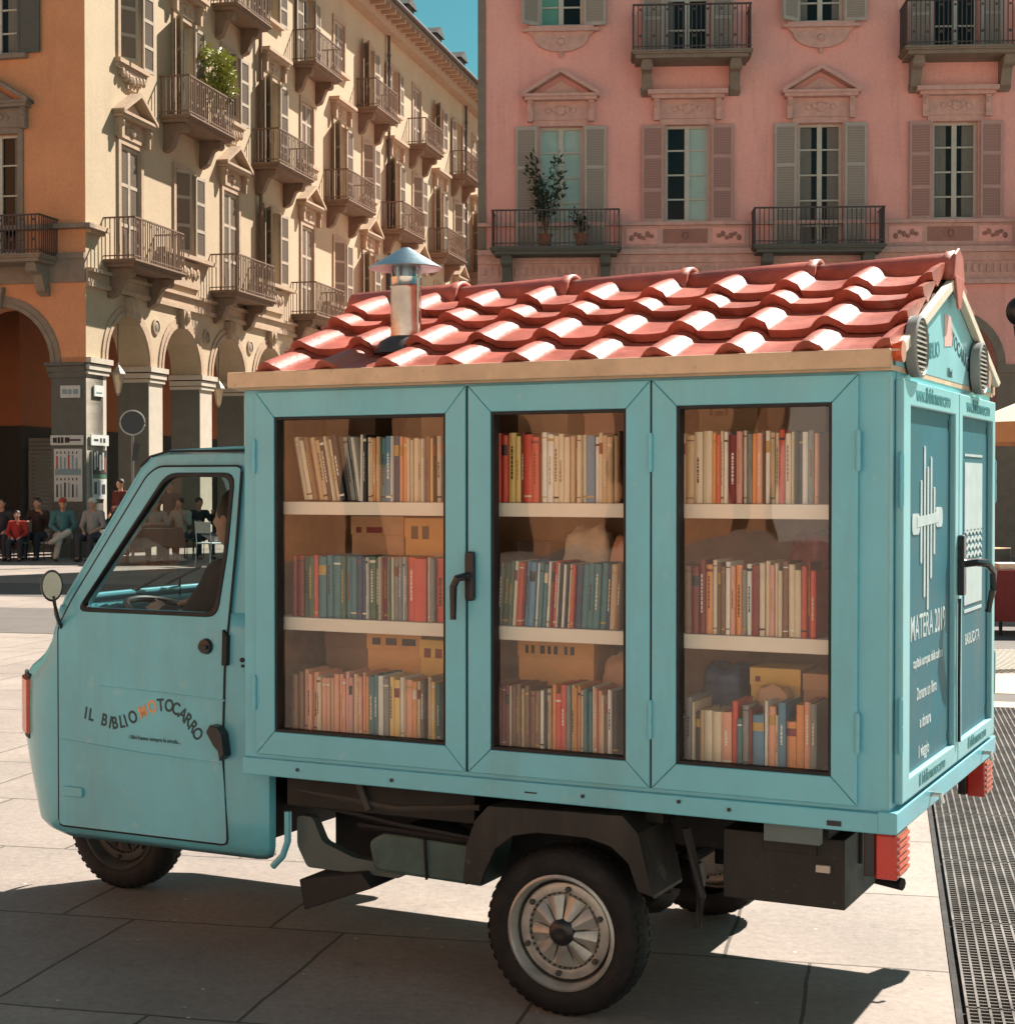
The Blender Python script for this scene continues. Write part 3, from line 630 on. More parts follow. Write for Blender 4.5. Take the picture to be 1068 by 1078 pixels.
# plaques, posters and lanterns of the arcade
POST = mat('poster_paper', (0.55, 0.56, 0.53), .7, var=.1, scale=20); PBLK = mat('poster_black', (0.02, 0.02, 0.02), .6); PRED = mat('poster_red', (0.35, 0.08, 0.04), .6); PGRN = mat('poster_green', (0.05, 0.16, 0.09), .6)
PBLU = mat('poster_blue', (0.20, 0.30, 0.34), .6, var=.2, scale=12)
def poster(fn, name, label, cat, s0, s1, z0, z1, o, marks, seed, base=POST):
    rg = random.Random(seed); root = empty(name, lbp((s0 + s1) / 2, o, z0, fn), 0, label, cat)
    root.rotation_euler = (0, 0, R(90) - A13); W = s1 - s0; Hh = z1 - z0
    L_ = lambda a, b, c: Vector(fn(a, b, c))
    q = MB(L_); q.box(-W / 2, W / 2, 0, .03, 0, Hh); q.build('board', base, root)
    q = MB(L_)
    for (x0, x1, y0, y1, mi) in marks: q.mi = mi; q.box(-W / 2 + W * x0, -W / 2 + W * x1, .031 + .001 * mi, .034 + .001 * mi, Hh * y0, Hh * y1)
    q.build('printing', [PBLK, PRED, PGRN, PBLU, POST], root, merge=False); return root
rg = random.Random(3)
def figs(y0, y1, n, mi=(0, 3, 1)):
    out = []
    for i in range(n):
        x = 1 - (.08 + .84 * i / n); out.append((x - .06, x + .0, y0, y0 + (y1 - y0) * rg.uniform(.6, .85), rg.choice(mi))); out.append((x - .05, x - .01, y0 + (y1 - y0) * .86, y1, 0))
    return out
poster(OR, 'poster', 'large pale poster with two rows of figures on the grey corner pillar', 'poster', .08, .76, 1.25, 2.42, .02, [(.04, .96, .5, .62, 3)] + figs(.08, .45, 6, (0, 3)) + figs(.62, .95, 6, (3, 1)), 1)
poster(OR, 'arrow_sign', 'long white sign with black arrow and lettering above the pale poster', 'sign', .04, .84, 2.5, 2.72, .03, [(.08, .5, .42, .6, 0), (.42, .56, .25, .78, 0), (.6, .68, .2, .8, 0), (.7, .78, .2, .8, 0), (.8, .92, .25, .75, 0)], 2)
poster(OR, 'street_plaque', 'small white street name plaque high on the grey corner pillar', 'sign', .12, .6, 3.55, 3.82, .02, [(.1, .35, .3, .7, 3), (.42, .6, .3, .7, 3), (.65, .9, .3, .7, 3)], 3)
poster(ST, 'poster', 'narrow black and white poster with green band on the sunny pillar side', 'poster', .2, .85, 1.3, 2.4, .02, [(.0, 1, .42, .5, 2), (.0, 1, .5, 1, 0), (.1, .2, .6, .95, 4), (.28, .36, .65, .98, 4), (.45, .6, .58, .9, 4), (.7, .8, .6, .95, 4), (.86, .95, .55, .85, 1), (.1, .3, .1, .35, 0), (.4, .55, .08, .38, 3), (.65, .9, .1, .3, 0)], 4)
poster(ST, 'arrow_sign', 'short white sign with small black marks above the narrow poster', 'sign', .12, .95, 2.5, 2.74, .03, [(.15, .4, .4, .6, 0), (.5, .6, .3, .7, 0), (.68, .8, .3, .7, 0)], 5)
poster(ST, 'plaque', 'small square stone plaque on the sunlit face of corner pillar', 'sign', .3, .75, 3.6, 3.85, .02, [(.2, .8, .3, .4, 3)], 6)
def lantern(p, label):
    root = empty('wall_lantern', p, 0, label, 'lantern', 'lanterns of the arcade')
    gl = mat('lantern_glass', (0.55, 0.42, 0.28), .3)
    q = MB(); q.lathe([(.04, .0), (.06, .02), (.13, .42), (.12, .42)], (0, 0, 0), 'z', 6); q.build('lamp_glass', gl, root)
    q = MB(); q.lathe([(.17, .42), (.17, .45), (.08, .58), (.03, .64), (.03, .7)], (0, 0, 0), 'z', 6); q.lathe([(.03, -.06), (.05, 0)], (0, 0, 0), 'z', 6)
    for k in range(6):
        a = 2 * math.pi * k / 6; q.tube([(.06 * math.cos(a), .06 * math.sin(a), .02), (.135 * math.cos(a), .135 * math.sin(a), .42)], .008, 4)
    q.build('lamp_frame', mat('lantern_frame', (.28, .24, .19), .5), root)
    q = MB(); q.tube([(0, 0, .7), (0, 0, 1.6)], .012, 6); q.build('chain', IRON, root)
lantern(lbp(1.75, -.1, 3.75), 'hanging lantern in the first street arch beside the corner pillar')
lantern(lbp(7.6, -.1, 3.75), 'hanging lantern in the third street arch just left of the van')
# round sign on a pole
rs = empty('round_sign', (-7.6, 33, 0), R(14), 'round dark sign with pale rim on a thin pole before the arcade', 'sign')
q = MB(); q.lathe([(.0, -.02), (.235, -.02), (.235, .01), (0, .01)], (0, 0, 2.88), 'y', 28, False); q.build('disc', mat('sign_back', (.06, .06, .06), .5), rs, smooth=True)
q = MB(); q.tube([(.245 * math.cos(a), -.01, 2.88 + .245 * math.sin(a)) for a in [2 * math.pi * j / 28 for j in range(28)]], .018, 6, closed=True); q.build('rim', mat('sign_rim', (.5, .5, .46), .4), rs)
q = MB(); q.tube([(0, .03, 0), (0, .03, 2.75)], .03, 8); q.build('pole', mat('pole_grey', (.25, .25, .23), .5, metal=.6), rs)
q = MB(); q.prism([(-.02, 2.1), (.1, 2.12), (.14, 2.45), (.03, 2.5)], -.05, -.03); q.build('tag_plate', BLACKP, rs)

# ---------------------------------------------------------------- pink building
pb = empty('pink_building', (-0.67, 37.0, 0), -0.06, 'tall pink palazzo with grey shutters, carved pediments and iron balconies', 'building')
PK = lambda s, o, z: (s, -o, z)
PC = [1.88, 4.72, 7.68, 10.66, 13.6, 16.5, 19.4]; PL = 21.0; PT = 18.3
opsP = []
for k, c in enumerate(PC):
    ev = k % 2 == 0
    opsP += [(c - .49, c + .49, 6.88 if ev else 7.52, 9.72), (c - .49, c + .49, 11.95 if ev else 11.2, 13.9), (c - .49, c + .49, 15.2, 16.9)]
m = MB(PK); wall_grid(m, 0, PL, 6.1, PT, opsP, .24)
ppil = [(0, .75)] + [(c + .0 + 1.1 - .18, c + 1.1 + .72) for c in PC[:-1]] + [(PL - .7, PL)]
arches(m, ppil, 4.3, 6.1, .8)
for a, b in ppil: m.box(a, b, -.8, 0, 0, 4.31)
m.poly([(0, 0, 0), (8.9, -8.6, 0), (8.9, -8.6, PT), (0, 0, PT)]); m.poly([(8.9, -8.6, 0), (PL, -8.6, 0), (PL, -8.6, PT), (8.9, -8.6, PT)]); m.poly([(PL, 0, 0), (PL, -8.6, 0), (PL, -8.6, PT), (PL, 0, PT)])  # hidden left side slanted along the sun so the square stays lit
m.build('wall', PINK, pb)
m = MB(); m.box(.7, 7.2, 6.72, 9.0, 0, 16.4); m.build('added_shade_block', PINK, pb)  # unseen block added to cast shade on the seated people
m = MB(PK); m.prism([(-.3, .3), (PL + .3, .3), (PL + .3, -8.8), (8.8, -8.8)], PT + .004, PT + .4, 'ab'); m.build('roof', ROOFG, pb)
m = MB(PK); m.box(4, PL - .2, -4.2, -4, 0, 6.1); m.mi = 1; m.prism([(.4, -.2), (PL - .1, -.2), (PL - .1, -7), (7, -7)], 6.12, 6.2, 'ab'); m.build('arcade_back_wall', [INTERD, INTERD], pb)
m = MB(PK); m.box(0, .18, 0, .03, 0, PT); m.build('corner_strip', GREYST2, pb)
m = MB(PK); m.box(0, PL, 0, .2, 6.80, 6.92); m.box(0, PL, 0, .1, 6.62, 6.80); m.box(0, PL, 0, .05, 6.2, 6.62); m.box(0, PL, 0, .14, 6.1, 6.2)
for i in range(140): m.box(.1 + i * .15, .17 + i * .15, .05, .09, 6.36, 6.54)
m.box(0, PL, 0, .12, 7.46, 7.54); m.box(0, PL, 0, .03, 6.92, 6.98)
m.build('string_course', TRIMP, pb)
for a0, a1 in ((3.25, 6.1), (9.1, 12.0), (14.9, 17.8)):       # carved frieze panels
    q = MB(PK); c = (a0 + a1) / 2
    q.box(a0, a1, 0, .04, 6.98, 7.46); q.mi = 1; q.box(a0 + .1, c - .62, .04, .055, 7.04, 7.4); q.box(c + .62, a1 - .1, .04, .055, 7.04, 7.4); q.mi = 2
    for sg in (-1, 1):
        for t in range(6): q.ell((c + sg * (.75 + t * .09), .06, 7.22 + .05 * math.sin(t * 2.1)), (.055, .025, .05 + .02 * (t % 2)), 8, 5)
    q.lathe([(.13, .04), (.13, .07), (.09, .075), (.09, .05)], (c, 0, 7.22), 'y', 16); q.box(c - .5, c + .5, .04, .052, 7.06, 7.38); q.ell((c, .07, 7.22), (.05, .03, .08), 8, 5)
    q.build('frieze_panel', [TRIMP, PINK, mat('frieze_carving', (0.40, 0.19, 0.15), .85)], pb)
for (a0, a1), (b0, b1) in list(zip(ppil, ppil[1:])):
    c = (a1 + b0) / 2; r = (b0 - a1) / 2; q = MB(PK); n = 18
    for i in range(n):
        t0, t1 = math.pi * i / n, math.pi * (i + 1) / n; P_ = lambda rr, t, o: (c - rr * math.cos(t), o, 4.3 + rr * math.sin(t))
        q.hexa([P_(r, t0, 0), P_(r, t1, 0), P_(r + .2, t1, 0), P_(r + .2, t0, 0), P_(r, t0, .05), P_(r, t1, .05), P_(r + .2, t1, .05), P_(r + .2, t0, .05)])
    q.box(a0, a1, 0, .08, 4.12, 4.3); q.box(a0, a1, 0, .03, 0, 4.12); q.build('archivolt', GREYST2, pb)
for k, c in enumerate(PC):
    ev = k % 2 == 0
    fm, sm = (SHUTG, SHUTGS) if ev else (SHUTR, SHUTRS)
    p1 = PANEC if k == 0 else PANE; p2 = PANEC if k in (0, 1) else None
    window(PK, pb, c, 6.88 if ev else 7.52, 9.72, .98, fm, sm, TRIMP, pane=p1, pane2=p2, head='ped' if ev else 'flat', sill=False, rows=5 if ev else 4)
    window(PK, pb, c, 11.95 if ev else 11.2, 13.9, .98, SHUTG, SHUTGS, TRIMP, pane=PANEG if k == 0 else PANE, pane2=PANE, sill=ev, shut='half' if ev else 'open')
    window(PK, pb, c, 15.2, 16.9, .98, fm, sm, TRIMP, sill=True)
    if ev:
        balcony(PK, pb, c - .1, 6.92, 2.85, .75, IRON, GREYST, hh=.82, belly=False, pitch=.1)
        q = MB(PK)
        N = 10; prev = None
        q.prism([(c - .78, 11.85)] + [(c - .62 * math.cos(math.pi * j / N), 11.72 - .34 * math.sin(math.pi * j / N)) for j in range(N + 1)] + [(c + .78, 11.85)], 0, .09)
        q.box(c - .85, c + .85, 0, .17, 11.83, 11.9); q.lathe([(.1, .09), (.06, .14)], (c, 0, 11.6), 'y', 10); q.ell((c, .05, 11.33), (.05, .05, .09), 8, 5)
        q.build('apron', TRIMP, pb)
    else:
        balcony(PK, pb, c + .06, 11.2, 2.6, .85, IRON, GREYST2, hh=1.0, belly=True, pitch=.1)
pk = lambda s, o, z: Matrix.Translation((-0.67, 37.0, 0)) @ Matrix.Rotation(-.06, 4, 'Z') @ Vector((s, -o, z))
plant(pk(1.55, .42, 6.92), 1.9, .5, LEAF, 'dark oleander in a pot on the lowest left pink balcony', seed=7, n=420, size=.16)
plant(pk(2.35, .45, 6.92), .8, .28, LEAF, 'low dark plant beside the oleander on the pink balcony', seed=9, n=120, size=.12)

# far building closing the street
fb = empty('far_building', (-3.0, 75.0, 0), -.05, 'distant rose building glimpsed at the far end of the street', 'building')
m = MB(PK); wall_grid(m, 0, 14, 0, 19, [(1.5 + 3 * i, 2.6 + 3 * i, 3.5 * j + 1, 3.5 * j + 3) for i in range(4) for j in range(5)], .2); m.box(0, 14, -8, -7.8, 0, 19); m.poly([(0, 0, 0), (0, -8, 0), (0, -8, 19), (0, 0, 19)]); m.build('wall', PINK, fb)
for i in range(4):
    for j in range(5):
        q = MB(PK); q.box(1.5 + 3 * i, 2.6 + 3 * i, -.2, -.17, 3.5 * j + 1, 3.5 * j + 3); q.build('window', PANE, fb)
m = MB(PK); m.box(-.5, 14.5, -8.5, .5, 19.01, 19.4); m.build('roof', ROOFG, fb)

bb = empty('bounce_building', (32, -22, 0), R(180), 'pale arcaded building added unseen behind the camera to bounce light', 'building')  # unseen front added to bounce sunlight onto the pink wall and van
m = MB(PK); BL = 56; bpil = [(0, 1.2)] + [(4.0 * k + 3.0, 4.0 * k + 5.0) for k in range(13)] + [(BL - 1.2, BL)]
wall_grid(m, 0, BL, 6.2, 17, [(2.4 + 4 * k - .9, 3.4 + 4 * k - .9, z_, z_ + 2.2) for k in range(14) for z_ in (7.4, 11.6)], .2)
arches(m, bpil, 4.2, 6.2, .6)
for a, b in bpil: m.box(a, b, -.6, 0, 0, 4.21)
m.box(0, BL, -8, -7.9, 0, 17); m.build('wall', wall_mat('pale_stucco', (.66, .64, .60), (.58, .56, .52)), bb)
m = MB(PK); m.box(-.5, BL + .5, -8.5, .6, 17.01, 17.5); m.build('roof', TERRA, bb)
m = MB(PK); m.box(.1, BL - .1, -3.8, -3.6, 0, 6.2); m.build('arcade_back_wall', INTERD, bb)
for k in range(14):
    for z_ in (7.4, 11.6):
        m = MB(PK); m.box(1.5 + 4 * k, 2.5 + 4 * k, -.2, -.17, z_, z_ + 2.2); m.build('window', PANE, bb)
# building on the near left of the square, seen mirrored in the glass doors
nb = empty('square_building', (-27, -50, 0), R(90), 'sunlit ochre arcaded building across the square mirrored in the glass', 'building')
m = MB(PK); NL = 76; npil = [(0, 1.5)] + [(4.0 + 4.0 * k - 1.2, 5.2 + 4.0 * k) for k in range(17)] + [(NL - 2.2, NL)]
wall_grid(m, 0, NL, 6.2, 16, [(2.4 + 4 * k, 3.4 + 4 * k, z_, z_ + 2.2) for k in range(17) for z_ in (7.4, 11.6)], .2)
arches(m, npil, 4.2, 6.2, .6)
for a, b in npil: m.box(a, b, -.6, 0, 0, 4.21)
m.box(0, NL, -8, -7.9, 0, 16); m.poly([(NL, 0, 0), (NL, -8, 0), (NL, -8, 16), (NL, 0, 16)]); m.build('wall', ORANGE, nb)
m = MB(PK); m.box(-.5, NL + .5, -8.5, .6, 16.01, 16.5); m.build('roof', TERRA, nb)
m = MB(PK); m.box(.1, NL - .1, -3.8, -3.6, 0, 6.2); m.build('arcade_back_wall', INTERD, nb)
for k in range(17):
    for z_ in (7.4, 11.6):
        m = MB(PK); m.box(2.4 + 4 * k, 3.4 + 4 * k, -.2, -.17, z_, z_ + 2.2); m.build('window', PANE, nb)

# ================================================================== THE BOOK VAN
VO = (1.036, 4.390, 0); VR = math.atan2(-0.443, 0.8965)
van = empty('book_van', VO, VR, 'teal three wheeled van with glass doored bookcase body and red tiled roof', 'van')
UV = lambda u, v, z: (-u, v, z)
W = 1.49; L = 2.116; ZB = 0.66; ZT = 1.915
# --- cab lower shell
def nose(us, a, n=24):
    pts = []
    for i in range(n + 1):
        t = math.pi * i / n - math.pi / 2
        pts.append((us + a * math.cos(t), .745 + .645 * math.sin(t)))
    return pts
rows = [(.352, 2.93, .32, .035), (.375, 2.965, .33, .012), (.40, 2.985, .33, 0), (.48, 2.985, .37, 0), (.56, 2.985, .41, 0), (.68, 2.985, .452, 0), (.80, 2.985, .458, 0), (.90, 2.985, .448, 0), (.935, 2.985, .40, 0), (.985, 2.985, .285, 0), (1.04, 2.985, .19, 0), (1.10, 2.985, .12, 0), (1.175, 2.968, .085, 0)]
def shell_path(us, a, inset):
    near = [(2.12 + inset * .5, .16), (2.095 + inset, .13), (2.10 + inset, .11), (2.125 + inset, .1), (2.25, .1), (2.45, .1), (2.65, .1), (2.85, .1)]
    mid = nose(us, a)
    far = [(u, 1.49 - v) for u, v in near][::-1]
    return [(u, v + (inset if v < .745 else -inset)) for u, v in near + mid + far]
m = MB(UV)
P_ = [[m.P((u, v, z)) for u, v in shell_path(us, a, ins)] for z, us, a, ins in rows]
for A, B in zip(P_, P_[1:]):
    for j in range(len(A) - 1): m.face((A[j], A[j + 1], B[j + 1], B[j]))
body = m.build('cab_body', TEAL2, van, smooth=38)
sm = body.modifiers.new('solid', 'SOLIDIFY'); sm.thickness = .018; sm.offset = -1 if False else 0
m = MB(UV)      # floor, bottom lip and back wall
m.prism([(2.15, .13), (2.9, .13), (3.15, .3), (3.15, 1.19), (2.9, 1.36), (2.15, 1.36)], .40, .43, 'ab'); m.box(2.14, 2.18, .12, 1.37, .43, 1.70); m.build('cab_floor', DARKM, van)
# --- greenhouse
sideo = [(2.10, 1.17), (2.10, 1.70), (2.13, 1.712), (2.50, 1.712), (2.56, 1.703), (2.607, 1.668), (2.957, 1.196), (2.968, 1.17)]
def rounded(pts, r, n=4):
    out = []
    for i, p in enumerate(pts):
        a, b = Vector(pts[i - 1]), Vector(pts[(i + 1) % len(pts)]); p = Vector(p)
        rr = min(r, (a - p).length * .4, (b - p).length * .4); p0 = p + (a - p).normalized() * rr; p1 = p + (b - p).normalized() * rr
        for k in range(n + 1):
            t = k / n; out.append(tuple((1 - t) ** 2 * p0 + 2 * t * (1 - t) * p + t * t * p1))
    return out
wino = rounded([(2.884, 1.174), (2.495, 1.634), (2.232, 1.634), (2.262, 1.384), (2.303, 1.174)], .045)
winb = rounded([(2.900, 1.160), (2.500, 1.648), (2.215, 1.648), (2.246, 1.384), (2.290, 1.160)], .045)
for v0, v1 in ((.10, .145), (1.345, 1.39)):
    m = MB(UV); m.ringplate(sideo, winb, v0, v1); m.build('cab_side', TEAL2, van, bevel=.006)
roofp = []
m = MB(UV)
def us_top(z):
    for (a, b), (c, d) in zip([(2.968, 1.17), (2.957, 1.196), (2.607, 1.668), (2.56, 1.703), (2.50, 1.72)], [(2.957, 1.196), (2.607, 1.668), (2.56, 1.703), (2.50, 1.72), (2.4, 1.75)]):
        if b <= z <= d: return a + (c - a) * (z - b) / (d - b)
    return 2.5
hz = [(1.175, .085), (1.205, .085), (1.64, .07), (1.668, .065), (1.703, .05), (1.722, .04)]
G = [[(us_top(z) + a * math.sqrt(max(0, 1 - (x / 1.0) ** 2)), .745 + .645 * x, z) for x in [-1, -.985, -.95, -.9] + [-.8 + .1 * i for i in range(17)] + [.9, .95, .985, 1]] for z, a in hz]
glass = MB(UV)
for r in range(len(G) - 1):
    for j in range(len(G[0]) - 1):
        q = [G[r][j], G[r][j + 1], G[r + 1][j + 1], G[r + 1][j]]
        if r == 1 and 3 <= j < len(G[0]) - 4: glass.poly(q)
        else: m.poly(q)
for j in range(len(G[0]) - 1):     # roof skin
    a, b = G[-1][j], G[-1][j + 1]
    m.poly([a, b, (2.1, b[1], 1.735), (2.1, a[1], 1.735)])
wf = m.build('windscreen_frame', TEAL2, van, smooth=50); sm = wf.modifiers.new('solid', 'SOLIDIFY'); sm.thickness = .012; sm.offset = 0
glass.build('windscreen', GLASSC, van, smooth=50)
m = MB(UV); m.tube([(2.1, .095, 1.722), (2.5, .095, 1.722), (2.575, .095, 1.705), (2.62, .096, 1.672)], .0045, 6); m.build('rain_gutter', BLACKR, van)
# --- door
dooro = [(2.252, .392), (2.272, .70), (2.262, 1.0), (2.215, 1.40), (2.190, 1.67), (2.535, 1.67), (2.585, 1.640), (2.925, 1.195), (2.985, 1.10), (2.985, .392)]
dooro_r = rounded(dooro, .02, 2)
m = MB(UV); m.ringplate(dooro_r, winb, .086, .104); door = m.build('door', TEAL2, van, bevel=.005)
m = MB(UV); m.tube([(u, .0895, z) for u, z in dooro_r], .0048, 6, closed=True); m.build('door_gap_shade', BLACKR, door)  # black tube drawn in as the dark of the gap round the door
m = MB(UV); m.ringplate(winb, wino, .082, .112); m.build('window_gasket', BLACKR, door, bevel=.003)
m = MB(UV); m.poly([(u, .098, z) for u, z in wino]); m.build('window_glass', GLASSC, door)
m = MB(UV); m.tube([(2.80, .087, .900), (2.5, .0845, .890), (2.26, .087, .880)], .0035, 5); m.tube([(2.97, .087, .70), (2.6, .0845, .675), (2.28, .087, .665)], .005, 5); m.build('door_crease', TEAL2, door, smooth=True)
m = MB(UV); m.prism(rounded([(2.965, .50), (2.965, .535), (2.87, .535), (2.87, .50)], .01), .076, .088); m.build('hinge_plate', TEAL2, door, bevel=.003)
m = MB(UV); m.lathe([(.0, -.02), (.024, -.016), (.028, 0)], (2.335, .087, 1.06), 'y', 16); m.box(2.318, 2.35, .058, .07, 1.052, 1.066); m.build('door_lock', BLACKP, door)
m = MB(UV); m.prism([(2.31, .775), (2.295, .80), (2.265, .795), (2.245, .77), (2.235, .70), (2.255, .68), (2.262, .715), (2.28, .73)], .045, .088); m.build('door_latch', BLACKP, van, bevel=.004)
m = MB(UV); m.prism([(2.262, 1.0), (2.258, 1.12), (2.240, 1.10), (2.243, 1.0)], .07, .1); m.lathe([(.008, -.006), (.008, .01)], (2.19, .09, 1.02), 'y', 8); m.lathe([(.005, -.006), (.005, .01)], (2.188, .09, 1.0), 'y', 8); m.build('striker', BLACKR, van)
# lettering of the door: arched words
TX = Matrix.Rotation(R(90), 4, 'X')
def arch_text(word, size, cx, cz, rad, a0, a1, colr, y, parent):
    obs = []; n = len(word)
    for i, ch in enumerate(word):
        if ch == ' ': continue
        a = a0 + (a1 - a0) * i / (n - 1)
        M = Matrix.Translation((-cx, y, cz)) @ Matrix.Rotation(-a, 4, Vector((0, -1, 0))) @ Matrix.Translation((0, 0, rad)) @ TX
        mt = colr(i)
        obs.append(text_mesh(ch, size, mt, parent, M, squeeze=.82, bold=.0012))
    return join_meshes(obs)
def wave_text(word, size, pts, colr, y, parent):
    obs = []; wd = {'I': .42, ' ': .55, 'L': .78, 'M': 1.08, 'O': 1.2, 'C': 1.05, 'T': .85}; ws = [wd.get(c, .98) for c in word]; cum = [sum(ws[:i]) + ws[i] / 2 for i in range(len(ws))]
    for i, ch in enumerate(word):
        if ch == ' ': continue
        u, z, a = pts((cum[i] - cum[0]) / (cum[-1] - cum[0]))
        M = Matrix.Translation((-u, y, z)) @ Matrix.Rotation(a, 4, Vector((0, 1, 0))) @ TX
        obs.append(text_mesh(ch, size, colr(i), parent, M, squeeze=.78, bold=.0016))
    return join_meshes(obs)
def wv(t):   # path measured on the door: dips, then arches over
    K = [(0, 2.862, .782), (.1, 2.80, .768), (.2, 2.74, .752), (.32, 2.675, .765), (.44, 2.605, .800), (.54, 2.55, .826), (.64, 2.505, .832), (.76, 2.458, .818), (.88, 2.418, .785), (1, 2.386, .745)]
    for (t0, u0, z0_), (t1, u1, z1_) in zip(K, K[1:]):
        if t <= t1 + 1e-6:
            f = (t - t0) / (t1 - t0); a = math.atan2(z1_ - z0_, u0 - u1); return u0 + (u1 - u0) * f, z0_ + (z1_ - z0_) * f, -a * .8
    return K[-1][1], K[-1][2], .9
wave_text('IL BIBLIOMOTOCARRO', .060, wv, lambda i: ORINK if i in (9, 10) else INK, .0852, door)
text_mesh('i libri hanno sempre la strada...', .021, INK, door, Matrix.Translation((-2.555, .0832, .722)) @ Matrix.Rotation(R(1), 4, Vector((0, 1, 0))) @ TX, squeeze=.85)
# --- mirror, indicator
m = MB(UV); m.tube([(2.975, .10, 1.09), (2.965, .07, 1.12), (2.945, .035, 1.15), (2.955, .03, 1.215)], .008, 8); m.build('mirror_arm', BLACKP, van)
mir = empty('mirror', (-2.962, .03, 1.252), R(-8)); mir.name = 'mirror'
mir.parent = van; mir.scale = (.88, .88, .88)
m = MB(); m.lathe([(.0, .035), (.05, .03), (.068, .012), (.07, -.008), (.06, -.012)], (0, 0, 0), 'x', 20); mo = m.build('mirror_housing', BLACKP, mir, smooth=True); mo.scale = (.8, .62, .92); mo.rotation_euler = (0, 0, R(180 - 30))
m = MB(); m.lathe([(0, .0), (.06, .0)], (0, 0, 0), 'x', 20, False); mg = m.build('mirror_glass', MIRR, mir); mg.scale = (1, .62, .92); mg.rotation_euler = (0, 0, R(180 - 30)); mg.location = (.010, -.006, 0)
ind = []
def nose_at(z, v):
    us = 2.985; a = .455; return us + a * math.sqrt(max(0, 1 - ((.745 - v) / .645) ** 2))
for sg, vv in ((0, [.155, .19, .23, .275]), (1, [1.335, 1.30, 1.26, 1.215])):
    m = MB(UV)
    pr = [(nose_at(.7, v), v) for v in vv]
    for (u0, v0), (u1, v1) in zip(pr, pr[1:]):
        d = Vector((u1 - u0, v1 - v0)).normalized(); nn = Vector((abs(d.y), -abs(d.x) if sg == 0 else abs(d.x))) * .022
        m.hexa([(u0, v0, .695), (u1, v1, .695), (u1 + nn.x, v1 + nn.y, .70), (u0 + nn.x, v0 + nn.y, .70), (u0, v0, .90), (u1, v1, .90), (u1 + nn.x, v1 + nn.y, .895), (u0 + nn.x, v0 + nn.y, .895)])
    m.build('indicator_lamp', ORL, van, bevel=.004)
    m = MB(UV)
    for (u0, v0), (u1, v1) in zip(pr, pr[1:]):
        m.hexa([(u0, v0, .68), (u1, v1, .68), (u1 + .008, v1 - (.008 if sg == 0 else -.008), .68), (u0 + .008, v0 - (.008 if sg == 0 else -.008), .68), (u0, v0, .915), (u1, v1, .915), (u1 + .008, v1 - (.008 if sg == 0 else -.008), .915), (u0 + .008, v0 - (.008 if sg == 0 else -.008), .915)])
    m.build('lamp_surround', BLACKR, van)
# headlamps and grille of the front (out of sight from here)
for v in (.42, 1.07):
    u = nose_at(.8, v); m = MB(UV); m.lathe([(.0, .05), (.06, .045), (.085, .02), (.09, -.02)], (u - .02, v, .80), 'x', 20); m.build('headlight', mat('lamp_glass_clear', (.6, .6, .6), .1), van, smooth=True)
# --- interior of the cab
m = MB(UV); m.prism([(2.93, 1.0), (2.76, 1.0), (2.74, 1.07), (2.80, 1.12), (2.93, 1.125)], .17, 1.32); m.build('dashboard', BLACKP, van, bevel=.01)
stw = empty('steering_wheel', (-2.81, .50, 1.13), 0); stw.parent = van; stw.rotation_euler = (0, R(16), 0)
m = MB(); m.tube([(.165 * math.cos(a), .165 * math.sin(a), 0) for a in [2 * math.pi * j / 32 for j in range(32)]], .013, 8, closed=True)
for a in (.5, 2.64, 4.71): m.tube([(0, 0, -.03), (.17 * math.cos(a), .17 * math.sin(a), 0)], .011, 6)
m.lathe([(.04, -.05), (.045, -.01), (0, 0)], (0, 0, 0), 'z', 14); m.tube([(0, 0, -.03), (0, 0, -.25)], .018, 8); m.build('rim', BLACKP, stw, smooth=True)
m = MB(UV); m.box(2.25, 2.66, .2, 1.29, .66, .78); m.prism([(2.22, .78), (2.33, .78), (2.27, 1.30), (2.20, 1.30)], .2, 1.29); m.build('seat', mat('seat_vinyl', (.02, .02, .022), .5), van, bevel=.02)
for pts_ in ([(3.05, .42, 1.165), (3.022, .575, 1.207), (2.982, .735, 1.273)], [(3.016, .745, 1.218), (2.995, .82, 1.247), (2.968, .905, 1.280)]):
    m = MB(UV); m.tube([(a + .008, b, c) for a, b, c in pts_], .0065, 6); m.tube([(3.05, pts_[0][1] + .12, 1.165), (pts_[1][0] + .018, pts_[1][1], pts_[1][2])], .005, 6); m.build('wiper', BLACKP, van)

# --- box body
m = MB(UV)
m.box(-.012, L + .0, -.016, .06, ZB, .716)                       # near sill rail
m.box(-.012, L, W - .06, W + .016, ZB, .716)
m.box(-.022, .03, -.020, W + .02, ZB + .002, .722)
m.box(L - .04, L + .002, .06, W - .06, ZB, .716)
bx = m.build('box_sill', TEAL, van, bevel=.004)
m = MB(UV); m.box(.03, L - .03, .03, W - .03, .70, .775); m.build('box_floor', DARKW, van)
m = MB(UV)
m.box(0, .088, 0, .05, .716, ZT); m.box(2.064, L, 0, .05, .716, ZT); m.box(.088, 2.064, 0, .05, .716, .735); m.box(.088, 2.064, 0, .05, 1.902, ZT)
m.box(0, L, W - .04, W, .716, ZT); m.box(L - .03, L, .05, W - .04, .716, ZT)
m.box(0, .02, .05, W - .04, 1.83, ZT); m.box(0, .02, .05, W - .04, .722, .79); m.box(0, .02, .05, .12, .79, 1.83); m.box(0, .02, 1.42, W - .04, .79, 1.83); m.box(0, .02, .77, .86, .79, 1.83)
m.box(.02, L - .03, .05, W - .04, 1.90, ZT - .002)
m.box(1.285 - .02, 1.285 + .02, .0, .05, .735, 1.902); m.box(.69 - .02, .69 + .02, .0, .05, .735, 1.902)
m.build('box_frame', TEAL, van, bevel=.003)
